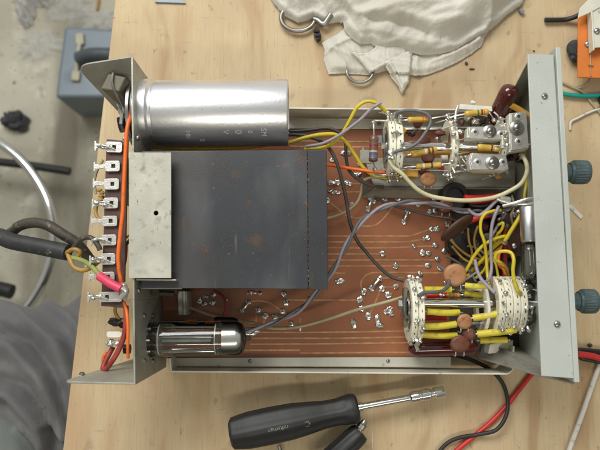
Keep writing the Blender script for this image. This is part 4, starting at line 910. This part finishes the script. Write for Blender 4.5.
# ------------------------------------------------------------------ tools and things on the bench
# nut driver
def S(x, y, z): return P(x, y, z)
nd = thing('nut_driver', P(330,412,0), 'black handled nut driver with chrome shaft, lying in front of the radio', 'screwdriver')
a, b = P(229.5,434,.017), P(358,407.5,.015); L = (b-a).length; r = 17.5*PX(.016)
prof = [(0,r*.30),(.0006,r*.66),(.002,r*.84),(.006,r*.90),(L*.15,r*.98),(L*.30,r*1.0),(L*.48,r*.97),(L*.62,r*.86),(L*.74,r*.74),(L*.84,r*.72),(L*.91,r*.80),(L*.95,r*.84),(L*.985,r*.80),(L,r*.66),(L,.001)]
mb = MB(); fl = lambda d, an: (.055*math.cos(6*an)-.01 if d > L*.05 else .05*math.cos(6*an))*(1 if d < L*.9 else .3)
# subdivide profile for smooth curve
pf = []
for (d0,r0_),(d1,r1_) in zip(prof[:-1],prof[1:]):
    for q in range(4): pf.append((d0+(d1-d0)*q/4, r0_+(r1_-r0_)*q/4))
pf.append(prof[-1]); mb.lathe(a, b, pf, 72, flute=fl); build('handle', mb, 'handle', nd, sharp=50)
c0, c1 = b, P(444,391.5,.013); d_ = (c1-c0).normalized(); Ls = (c1-c0).length; rs = 3.4*PX(.014)
mb = MB(); rk = 5.6*PX(.013)
mb.lathe(c0, c1, [(0,rs*1.25),(.003,rs*1.25),(.0032,rs),(Ls*.60,rs),(Ls*.615,rk*.9),(Ls*.64,rk),(Ls*.70,rk),(Ls*.71,rk*.88),(Ls*.73,rk*.88),(Ls*.74,rk),(Ls*.83,rk),(Ls*.845,rk*.74),(Ls*.875,rk*.74),(Ls*.89,rk),(Ls*.985,rk),(Ls,rk*.92),(Ls,rk*.6),(Ls-.004,rk*.55),(Ls-.004,.0002)], 32)
build('shaft', mb, 'chrome', nd, sharp=30)
ax_ = (b-a).normalized(); sdv = Vector((ax_.y, -ax_.x, 0)).normalized(); upv = Vector((0,0,1))
def ptxt(body, size, along, side):
    vs, fs = text_polys(body, size); out = []
    for v in vs:
        u = -v.x+along; w_ = -v.y+side       # reads upside down, from the shaft towards the butt
        # find handle radius here
        rr = r*.99
        for (d0,r0_),(d1,r1_) in zip(prof[:-1],prof[1:]):
            if d0 <= u <= d1: rr = r0_+(r1_-r0_)*(u-d0)/(d1-d0+1e-9)
        rr *= 1.0; th = -w_/rr
        nang = 6*math.atan2(math.sin(th), math.cos(th))
        rr2 = rr*(1+.055*math.cos(nang)-.01)+.00012
        out.append(a+ax_*u-sdv*math.sin(th)*-rr2+upv*math.cos(th)*rr2)
    return out, fs
mb = MB()
for s, size, al, sd_ in (('C',.0056,L*.60,-.0015),('raftsman',.0040,L*.38,-.0006)):
    vs, fs = ptxt(s, size, al, sd_); mb.add(vs, fs)
build('handle_print', mb, 'ink', nd)
t = thing('second_tool', P(350,440,0), 'short black handle with steel tip, half out of view behind the nut driver', 'tool')
a2, b2 = P(318,470,.014), P(361,432,.014); L2 = (b2-a2).length; r2 = 10.5*PX(.014)
mb = MB(); mb.lathe(a2, b2, [(0,r2*.8),(.002,r2),(L2*.6,r2),(L2*.8,r2*1.02),(L2*.95,r2*.95),(L2,r2*.8),(L2,.001)], 48, flute=lambda d, an: .05*math.cos(8*an)); build('handle', mb, 'handle', t, sharp=50)
mb = MB(); mb.lathe(P(357,434,.016), P(366,419,.016), [(0,.0022),(.004,.0022),(.0045,.0032),(.0075,.0032),(.0085,.0022),(.0105,.0018)], 16); build('tip', mb, 'steel', t)
mb = MB(); mb.tube([P(279,446,.006), P(282,456,.006)], .0014, 10); tag(build('metal_tip', mb, 'steel'), 'small bright metal tip poking out under the nut driver handle', 'tool tip')

# two ringed tools under the rag
def ringtool(cx, cy, rx, ry, a0, a1, rad, z, label, extra=None):
    mb = MB(); q = []
    for i in range(25):
        a_ = a0+(a1-a0)*i/24; q.append(P(cx+rx*math.cos(a_), cy+ry*math.sin(a_), z))
    mb.tube(q, rad, 10, sub=2)
    if extra:
        for e in extra: mb.tube([P(*p) for p in e[1:]], e[0], 10)
    return tag(build('scissors', mb, 'dull_steel'), label, 'scissors')
ringtool(298,18,17,13, 2.2*math.pi/2+.6, .0, .0016, .004, 'steel finger ring of scissors poking out left of the rag beside the black clip', [(.0022,(314,19,.004),(318,20.5,.005),(324,24,.006),(331,14,.008))])
ringtool(360,72,13,10.5, math.pi*1.05, -.1, .0012, .004, 'small steel finger ring poking out below the rag hem')
mb = MB(); top = pts((314,29.5),(319.5,29),(321.5,37.5),(317,40),(314,35), z=.006); mb.prism(top, [drop(p,0) for p in top]); mb.tube(pts((313.5,31),(319,31.5),z=.0065), .0011, 8); mb.tube(pts((315,36),(321,35),z=.0065), .0011, 8)
tag(build('black_clip', mb, 'bakelite', bevel=.0006), 'tiny black plastic clip between scissors ring and rag', 'clip')

# rag
OUT = [(255,-70),(266,-15),(274,0),(284,12),(298,19.5),(307,17),(314,14),(328,20.5),(340,18),(345,21),(344,29),(337,32),(329,35),(322,39),(325,47),(324,56),(327,66),(329,71),(345,70.5),(371,72),(380,70),(386,66),(392,76),(400,83),(403,91),(409,82),(409,71),(418,73.5),(430,71.5),(445,66),(460,59),(475,50),(484,43),(487,35),(498,25),(510,13),(524,2),(536,-30),(540,-70)]
LAYA = [(260,-90),(276,-20),(300,-8),(330,4),(345,18),(344,27),(350,37),(360,43.5),(372,42.5),(374,49),(386,50),(400,50),(420,53.5),(440,53),(455,49),(468,41),(480,33),(489,22),(500,8),(520,-12),(530,-90)]
TRI = [(349,50),(360,52),(374,49),(392,47),(407,50),(404,55),(370,72),(358,58)]
STR = [(385,64),(396,60),(409,51),(409,82),(403,91),(398,80)]
LOBE = [(262,-90),(276,0),(285,11),(298,19),(312,15),(305,-5),(300,-90)]
def inside(poly, x, y):
    c = False; j = len(poly)-1
    for i in range(len(poly)):
        xi, yi = poly[i]; xj, yj = poly[j]
        if (yi > y) != (yj > y) and x < (xj-xi)*(y-yi)/(yj-yi)+xi: c = not c
        j = i
    return c
def nearest(poly, x, y, closed=True):
    best = (1e9, 0, 0); n_ = len(poly)
    for i in range(n_ if closed else n_-1):
        ax, ay = poly[i]; bx, by = poly[(i+1) % n_]; dx, dy = bx-ax, by-ay
        t_ = max(0, min(1, ((x-ax)*dx+(y-ay)*dy)/(dx*dx+dy*dy+1e-9))); qx, qy = ax+dx*t_, ay+dy*t_
        d = math.hypot(x-qx, y-qy)
        if d < best[0]: best = (d, qx, qy)
    return best
def sm(t_): t_ = max(0, min(1, t_)); return t_*t_*(3-2*t_)
def sgn(poly, x, y): 
    d = nearest(poly, x, y)[0]; return d if inside(poly, x, y) else -d
RID = [([(415,60),(440,60),(462,50),(480,40)],2.0,-.003),([(352,-20),(372,-2),(392,4)],3,.005),([(430,20),(455,14),(476,2)],5,.005),([(395,20),(430,28),(452,26)],6,.004),([(333,36),(345,50),(352,66)],1.6,.0022),([(343,24),(356,33),(372,34),(400,40),(425,46),(445,44)], 7, .006), ([(357,20),(380,17),(405,12),(440,10)], 6, .005), ([(360,22),(390,27),(412,31),(426,36)], 3.5, -.006),
       ([(489,22),(486,2),(484,-20)], 5, .006), ([(480,25),(462,35),(440,40)], 8, -.005), ([(320,-30),(335,-5),(352,14),(360,22)], 4, .007), ([(300,-30),(318,-5),(330,16)], 4, -.005),
       ([(284,12),(290,-5),(292,-30)], 4, .003), ([(325,52),(335,42),(348,36)], 3, .003), ([(350,50),(366,54),(374,47),(373,40)], 2, .003), ([(386,64),(395,74),(402,89)], 2, .004),
       ([(410,60),(415,66),(412,72)], 3, .004), ([(440,62),(465,50),(484,38)], 3, .003), ([(400,5),(430,-2),(470,-10)], 8, .005), ([(370,2),(400,-6),(420,-20)], 5, -.004), ([(352,58),(368,68)], 2, .002)]
def wave(x, y):
    v = Vector((x*.030, y*.045, 0)); wv = noise.noise_vector(v)*1.0
    return noise.noise(Vector((x*.035, y*.05, 3))+wv*.8)
def rid(x, y, sx, sy, ro, z_, pw=1.6):
    w1 = noise.noise(Vector((x*.03, y*.03, 5)))*.5; w2 = noise.noise(Vector((x*.025+9, y*.03, 1)))*.7
    u = (x*math.cos(ro)+y*math.sin(ro))*sx+w1; v = (-x*math.sin(ro)+y*math.cos(ro))*sy+w2
    return max(0, 1-2.0*abs(noise.noise(Vector((u, v, z_)))))**pw
LOW = [(350,8),(345,24),(337,31),(329,35),(322,39),(325,47),(324,56),(327,66),(329,71),(345,70.5),(371,72),(380,70),(392,66),(409,71),(418,73.5),(430,71.5),(445,66),(460,59),(475,50),(484,43),(487,35),(496,20),(480,6),(420,4)]
TOPS = [(255,-70),(266,-15),(274,0),(284,12),(298,19.5),(307,17),(314,14),(328,20.5),(340,18.5),(344,22),(345,29),(351,37),(360,43),(371,42.5),(377,47),(386,48),(398,47),(409,50.5),(420,53.5),(440,53),(455,49),(468,41),(480,34),(487,31),(498,22),(510,11),(524,1),(536,-30),(540,-70)]
FLAP = [(349,50),(358,52.5),(368,51.5),(374,48),(380,40),(400,40),(407,50),(404,56),(388,64),(370,72.5),(360,61)]
STRIP = [(385,64.5),(391,58),(404,50),(413,48),(411,62),(409.5,80),(407,84),(403,91.5),(400,84),(393,76)]
def creases(x, y, amt=1.0, lines=None):
    h = 0
    for line, wd, ht in (lines or RID):
        dd = nearest(line, x, y, False)[0]
        if dd < wd*3: h += ht*math.exp(-(dd/wd)**1.4)
    return h*amt
def hlow(x, y, d):
    return .0016+.0016*sm(d/6)+.0010*wave(x, y)+.0016*rid(x, y, .012, .06, .35, 31)*sm(d/6)+.0006*rid(x, y, .05, .16, 1.2, 3)*sm(d/4)+creases(x, y, 1, [([(418,56),(416,64),(420,73)], 2.5, .002), ([(432,60),(455,52),(480,38)], 2.5, .0022), ([(333,36),(338,50),(345,60),(347,70)], 1.4, .0016), ([(325,52),(335,44),(350,37)], 2, .0022)])
def htop(x, y, d):
    e = sm(d/5)
    base = .0055+.0135*sm(d/26)+.0022*math.exp(-((d-3.2)/2.6)**2)
    if y < 24 and x < 343: base = .0018+(base-.0055)*.8+.002*sm(d/4)
    if x > 484: base -= .0035*(1-sm((y+20)/60))*0+.0035*sm((x-484)/8)*(1-sm(d/20))
    return max(.0014, base+creases(x, y, .8)*sm(d/6)+e*(.0022*wave(x, y)+.0016*rid(x, y, .005, .028, -.28, 7)+.0006*rid(x, y, .010, .06, .3, 11)+.00045*rid(x, y, .05, .17, -.5, 15)+.0002*rid(x, y, .2, .3, .4, 23)))
def hflap(x, y, d): return hlow(x, y, 9)+.0016+.0014*sm(d/5)+.0012*math.exp(-((d-1.6)/1.2)**2)+.0005*rid(x, y, .06, .12, .8, 3)
def hstrip(x, y, d): return (.0022 if y > 72 else hlow(x, y, 9)+.0010)+.0020*sm(d/4)+.0022*math.exp(-((nearest([(388,62),(396,73),(404,88)], x, y, False)[0])/1.3)**2)+.0014*math.exp(-((nearest([(410,56),(408,80)], x, y, False)[0])/1.2)**2)
def sheet(name, poly, hf, step, parent=None):
    x0, x1 = min(p[0] for p in poly)-step, max(p[0] for p in poly)+step; y0, y1 = min(p[1] for p in poly)-step, max(p[1] for p in poly)+step
    nx, ny = int((x1-x0)/step)+1, int((y1-y0)/step)+1
    ins = {(i,j): inside(poly, x0+i*step, y0+j*step) for j in range(ny+1) for i in range(nx+1)}
    idx = {}; vs = []; fs = []
    def gv(i, j):
        if (i,j) in idx: return idx[i,j]
        x, y = x0+i*step, y0+j*step
        if not ins[i,j]: d, x, y = nearest(poly, x, y); d = 0
        else: d = nearest(poly, x, y)[0]
        x += .35*noise.noise(Vector((x*.5, y*.5, 4))); y += .35*noise.noise(Vector((x*.5, y*.5, 8)))
        h = hf(x, y, d); g = P(x, y, .008); vs.append(Vector((g.x, g.y, h))); idx[i,j] = len(vs)-1; return idx[i,j]
    for j in range(ny):
        for i in range(nx):
            cs = [(i,j),(i+1,j),(i+1,j+1),(i,j+1)]
            if sum(ins[c] for c in cs) >= 2: fs.append(tuple(gv(*c) for c in cs))
    mb = MB(); mb.add(vs, fs); o = build(name, mb, 'rag', parent, sharp=180)
    sd = o.modifiers.new('thick', 'SOLIDIFY'); sd.thickness = .0006; sd.offset = -1
    return o
o = sheet('rag', TOPS, htop, 1.0); tag(o, 'crumpled off-white cotton rag bunched at the far edge of the bench', 'rag')
sheet('fold', LOW, hlow, .9, o); sheet('fold', FLAP, hflap, .6, o); sheet('fold', STRIP, hstrip, .5, o)

# cables on the bench to the right
def cable(mat, r, path, label, name='cable', cat='cable'):
    mb = MB(); mb.tube([P(*p) for p in path], r, 12); return tag(build(name, mb, mat), label, cat)
cable('teal_w', .0016, [(561,93.5,.003),(575,95.5,.003),(590,96,.003),(625,95,.003),(660,93,.003)], 'teal green cable running off to the right past the front panel')
cable('pale', .0009, [(561,82,.0015),(572,87,.0015),(583,92,.002),(590,101,.0015),(600,113,.0015),(612,130,.0015)], 'thin pale beige wire crossing under the teal cable')
cable('white_w', .0009, [(570,130,.001),(571,122,.0015),(578,118,.0015),(588,113,.0015),(600,109,.0015),(625,106,.0015)], 'thin white wire with hooked end right of the front panel')
cable('nickel', .0007, [(577,88,.001),(584,86,.0015),(590,80,.001),(594,74,.001)], 'short bare wire hook beside the orange board')
cable('white_w', .0017, [(640,270,.003),(612,335,.003),(597,372,.003),(583,412,.003),(570,448,.003),(560,480,.003)], 'thick white cable crossing the lower right corner')
cable('red', .0022, [(655,350,.010),(630,357,.009),(605,359,.009),(592,356,.009),(578,354,.009)], 'thick red lead lying across the black clip')
mb = MB(); top = pts((577.5,349),(583,348),(625,352),(660,354),(660,368),(620,368),(583,361),(578,357), z=.006); mb.prism(top, [drop(p,0) for p in top]); tag(build('crocodile_clip', mb, 'bakelite', bevel=.0015), 'black clip under the thick red lead right of the panel', 'clip')
cable('red', .0017, [(548,365,.0022),(535,371,.0022),(522,386,.0022),(508,404,.0022),(492,421,.0022),(472,438,.0022),(455,452,.0022),(440,470,.0022)], 'red cable running from under the front panel to the lower edge')
cable('black_w', .0014, [(400,348,.003),(430,352,.003),(458,356,.004),(476,362,.004),(492,371,.004),(503,384,.004),(507.5,400,.005),(506,416,.007),(496,430,.007),(478,434.5,.004),(458,438,.003),(444,446,.003),(430,465,.003)], 'black cable looping below the chassis and over the red one')
cable('black_w', .0018, [(545,20,.003),(555,20,.003),(566,19.5,.003),(576,16.5,.006),(588,10,.010),(610,2,.014)], 'short black wire with cut end left of the orange board')

# orange board with metal bracket, upper right
ob = thing('circuit_module', P(620,50,0), 'orange circuit board held in a bent metal bracket at the upper right edge', 'circuit board')
mb = MB(); mb.slab(pts((578.5,16),(640,0),(650,80),(578,77), z=.016), .0016); build('board', mb, 'orange_b', ob, bevel=.0002)
mb = MB(); mb.slab(pts((578,18),(591,12),(640,-14),(640,-40),(594,-6),(580,8), z=.024), .001); vwall(mb, [P(592,10,.024), P(594,50,.024)], .017, .001); mb.slab(pts((592,10),(650,-10),(650,42),(593,48), z=.023), .001); build('bracket', mb, 'rail', ob, bevel=.0003)
for x,y,z in ((587.5,44,.0165),(597,31,.0235)):
    mb = MB(); screw(mb, P(x,y,z), .0022); build('screw', mb, ['steel','slot'], ob)
mb = MB(); mb.tube(pts((590.5,20),(590.5,50),(591,76), z=.0165), .0005, 8); mb.blob(P(591,65,.0166), .0018,.0012,.001, 3, .4); build('board_track', mb, 'track', ob)
mb = MB(); mb.lathe(P(575,48,.0), P(575,48,.02), [(0,.006),(.010,.006),(.012,.004),(.012,.0001)], 20); mb.blob(P(575,54,.005), .004,.006,.005, 2, .4); build('leg_cap', mb, 'debris', ob)
mb = MB(); mb.lathe(P(600,100,.006), P(640,100,.006), [(0,.003),(.003,.0042),(.03,.0042)], 16); tag(build('black_plug', mb, 'bakelite'), 'black plug end at the right edge under the teal cable', 'plug')

# scraps
mb = MB(); mb.slab(pts((150,-30),(155,2),(185.5,3),(160,-30), z=.0016), .0012); tag(build('metal_offcut', mb, 'box_blue'), 'dark blue grey pointed offcut at the far edge of the bench', 'scrap')
mb = MB(); top = pts((568,206),(571,204),(583,216),(581,219), z=.0012); mb.prism(top, [drop(p,0) for p in top]); tag(build('paper_scrap', mb, 'white_w'), 'thin white sliver lying between the two knobs', 'scrap')
mb = MB(); mb.lathe(P(519.5,9.5,.002), P(524.5,14.5,.002), [(0,.0014),(.004,.0016)], 10); tag(build('metal_scrap', mb, 'box_blue'), 'small grey stub right of the rag', 'scrap')
for (x,y,rx,ry,l) in [(466.5,63.5,1.8,1.8,'dark crumb between the rag and the maroon capacitor'),(472,69,3,.7,'thin dark sliver beside the crumb below the rag'),(534,51,.9,.9,'dark speck just above the front panel'),(581,349,.0,.0,None),(590,345,2.4,1.8,'blue grey lump above the black clip'),(572,383,1.6,.7,'tiny splinter at the near corner of the front panel'),(558,345,.0,.0,None)]:
    if l is None: continue
    mb = MB(); mb.blob(P(x,y,.0006), rx*PX(0), ry*PX(0), .0008, x, .5, 2, 6); tag(build('crumb', mb, 'debris'), l, 'crumb')

# ------------------------------------------------------------------ below the bench
# blue grey case on the floor
bx = thing('metal_case', P(100,110,FZ), 'blue grey enamelled case with a handle standing on the floor', 'case')
ZT = FZ+.115
q = pts((64,25.5),(150,31),(150,98),(54.5,97.5), z=ZT); mb = MB(); mb.prism(q, [drop(p,FZ+.001) for p in q]); build('body', mb, 'box_blue', bx, bevel=.006)
mb = MB(); mb.tube([P(78,58,ZT+.012), P(95,54,ZT+.022), P(140,56,ZT+.022)], .010, 14); build('handle', mb, 'grip', bx, 'dark rubber grip')
mb = MB(); mb.box(P(80,39.5,ZT+.003), .014,.020,.008, .1); mb.box(P(76,76,ZT+.003), .014,.018,.008, -.1); mb.tube([P(80,42,ZT+.004), P(77.5,58,ZT+.006), P(76,74,ZT+.004)], .0035, 10); build('handle_mount', mb, 'ivory', bx, bevel=.003)
# chrome ring and black bar of a chair
ch = thing('chair_base', P(-20,215,FZ), 'chrome foot ring and black bar of a chair on the floor', 'chair')
mb = MB(); mb.tube([P(*p) for p in [(-60,128,-.42),(-20,134,-.42),(4,146,-.42),(24,163,-.42),(41,187,-.42),(51,212,-.42),(54,238,-.42),(50,262,-.42),(41,286,-.42),(25,310,-.42),(0,330,-.42)]], .0065, 20); build('foot_ring', mb, 'chrome', ch)
mb = MB(); mb.tube([P(*p) for p in [(-60,155,-.55),(0,162,-.55),(34,166,-.55),(70,171.5,-.55)]], .0068, 14, sub=2); build('support_bar', mb, 'black_w', ch)
mb = MB(); mb.tube([P(*p) for p in [(-40,283,-.55),(0,289,-.55),(12,292,-.55)]], .012, 14); build('support_bar', mb, 'black_w', ch)
# floor litter
def litter(name, mat, cx, cy, sx_, sy_, hz, seed, label, cat, fr=9, outline=.35):
    n_ = 110; mb = MB(); c = P(cx, cy, FZ); rx, ry = sx_*PX(FZ), sy_*PX(FZ)
    rings = 34; vs = [c+Vector((0,0,hz))]; fs = []
    for a_ in range(n_):
        for q in range(1, rings+1):
            pass
    for q in range(1, rings+1):
        t_ = q/rings
        for a_ in range(n_):
            an = 2*math.pi*a_/n_; ro = 1+outline*noise.noise(Vector((math.cos(an)*2.4, math.sin(an)*2.4, seed)))+outline*.5*noise.noise(Vector((math.cos(an)*6, math.sin(an)*6, seed+4)))
            x, y = math.cos(an)*rx*t_*ro, math.sin(an)*ry*t_*ro
            wv = noise.noise_vector(Vector((x*20, y*20, seed)))*.6; f1 = 1-abs(noise.noise(Vector((x*fr*5, y*fr*5, seed))+wv))*2.6; f2 = 1-abs(noise.noise(Vector((x*fr*14, y*fr*14, seed+7))+wv))*2.4
            z = hz*(1-t_**3)*(.35+.65*f1+.3*f2); vs.append(c+Vector((x, y, max(.0015, z+.002))))
    for a_ in range(n_): fs.append((0, 1+a_, 1+(a_+1) % n_))
    for q in range(rings-1):
        for a_ in range(n_): fs.append((1+q*n_+a_, 1+q*n_+(a_+1) % n_, 1+(q+1)*n_+(a_+1) % n_, 1+(q+1)*n_+a_))
    mb.add(vs, fs); o = build(name, mb, mat, sharp=28); return tag(o, label, cat)
litter('crumpled_paper', 'plastic_sheet', 28, 7, 9, 23, .035, 1, 'crumpled white paper twist on the floor at the top left', 'paper')
litter('crumpled_paper', 'plastic_sheet', 44, -2, 12, 12, .035, 6, 'smaller crumpled white wad right of the paper twist on the floor', 'paper')
litter('plastic_bag', 'film', 70, 4, 26, 22, .012, 2, 'crinkled clear plastic bag on the floor behind the blue case', 'plastic bag', 5, .5)
litter('plastic_bag', 'film', 42, 46, 24, 15, .008, 3, 'flattened clear plastic bag on the floor left of the blue case', 'plastic bag', 6, .6)
litter('plastic_bag', 'film', 104, 22, 22, 12, .010, 5, 'clear plastic bag peeking between the blue case and the bench edge', 'plastic bag', 6, .5)
mb = MB(); mb.blob(P(14,121,FZ+.012), .020,.018,.016, 4, .6, 2); o = tag(build('dark_clod', mb, 'debris'), 'dark rounded clod on the concrete floor above the chrome ring', 'clod')
mb = MB(); mb.tube([P(99,-2,FZ+.004), P(97,10,FZ+.004)], .0025, 8); tag(build('twig', mb, 'ochre_w'), 'thin brown twig on the floor near the bench edge', 'twig')

# seated person's leg
pe = thing('person', P(-20,380,FZ), 'seated person in dark grey trousers, one thigh showing beside the bench', 'person')
TRI_FOLDS = [([(-20,310),(20,318),(52,345),(74,392),(84,440),(88,470)], 6, .013), ([(-20,345),(14,352),(40,378),(60,415),(72,460)], 7, .014), ([(-20,392),(10,395),(34,418),(52,460)], 6, .012),
  ([(10,296),(42,303),(70,320),(92,350)], 5, .010), ([(30,296),(60,299),(90,305)], 4, .008), ([(5,330),(30,338),(50,365),(62,390)], 4, -.008), ([(0,375),(25,385),(45,410),(58,440)], 4, -.008),
  ([(60,345),(78,380),(90,420)], 4, .008), ([(75,330),(88,360)], 3, .006), ([(20,425),(40,440)], 3, .006), ([(45,420),(80,432),(100,430)], 4, .009), ([(-10,320),(10,326),(28,333)], 3, .005)]
def limb(path, rad, n_=170, sub=52, seed=0):
    pts_ = [Vector(p) for p in path]; q = [2*pts_[0]-pts_[1]]+pts_+[2*pts_[-1]-pts_[-2]]; out = []; rs = []
    for i in range(1, len(q)-2):
        for k in range(sub):
            t_ = k/sub; a, b, c, d = q[i-1:i+3]; out.append(.5*((2*b)+(c-a)*t_+(2*a-5*b+4*c-d)*t_*t_+(3*b-a-3*c+d)*t_**3)); rs.append(rad[i-1]*(1-t_)+rad[i]*t_)
    out.append(pts_[-1]); rs.append(rad[-1]); mb = MB(); vs = []; up = Vector((0,0,1))
    s = 0
    for i, p in enumerate(out):
        t_ = (out[min(i+1,len(out)-1)]-out[max(i-1,0)]).normalized(); u = (up-t_*up.dot(t_)).normalized(); up = u; w_ = t_.cross(u)
        if i: s += (p-out[i-1]).length
        for k in range(n_):
            a = 2*math.pi*k/n_; dr = u*math.cos(a)+w_*math.sin(a); pos = p+dr*rs[i]
            wp = noise.noise_vector(pos*4)*.22
            def fold(ro, fa, fb, z_):
                u = pos.x*math.cos(ro)+pos.y*math.sin(ro); v = -pos.x*math.sin(ro)+pos.y*math.cos(ro)
                return max(0, 1-2.1*abs(noise.noise(Vector((u*fa, v*fb+pos.z*fb*.6, z_+seed))+wp)))**1.6
            f = fold(2.0, 1.0, 13, 1); g = fold(1.7, 1.6, 25, 5)
            ridge = 0
            if dr.z > -.2:
                qx, qy = proj(p+dr*rs[i])
                for line, wd, ht in TRI_FOLDS:
                    d0 = nearest(line, qx, qy, False)[0]
                    if d0 < wd*3: ridge += ht*math.exp(-(d0/wd)**2)
            vs.append(p+dr*(rs[i]*(1+.07*f+.05*g+.006*noise.noise(pos*60))-.006+ridge))
    m = len(out)
    fs = [(i*n_+k, i*n_+(k+1) % n_, (i+1)*n_+(k+1) % n_, (i+1)*n_+k) for i in range(m-1) for k in range(n_)]+[tuple(range(n_-1,-1,-1)), tuple((m-1)*n_+k for k in range(n_))]
    mb.add(vs, fs); return mb
hip, mid, knee = P(-170,455,-.16), P(-10,405,-.15), P(105,375,-.17)
mb = limb([hip, mid, knee, knee+Vector((.05,.0,-.08)), Vector((knee.x+.05, knee.y+.02, FZ+.08))], [.10,.084,.070,.062,.050], seed=2)
build('trouser_leg', mb, 'trouser', pe, sharp=180)
mb = limb([P(-120,410,-.09), P(-20,432,-.085), P(16,462,-.085), P(30,500,-.10)], [.05,.030,.022,.02], n_=40, seed=5)
build('jacket_hem', mb, 'hem', pe, 'grey green jacket hem in the corner', sharp=180)
mb = MB(); c = Vector((knee.x+.06, knee.y+.05, FZ+.04)); mb.blob(c, .048,.13,.04, 3, .12, 1.2); build('shoe', mb, 'black_w', pe)
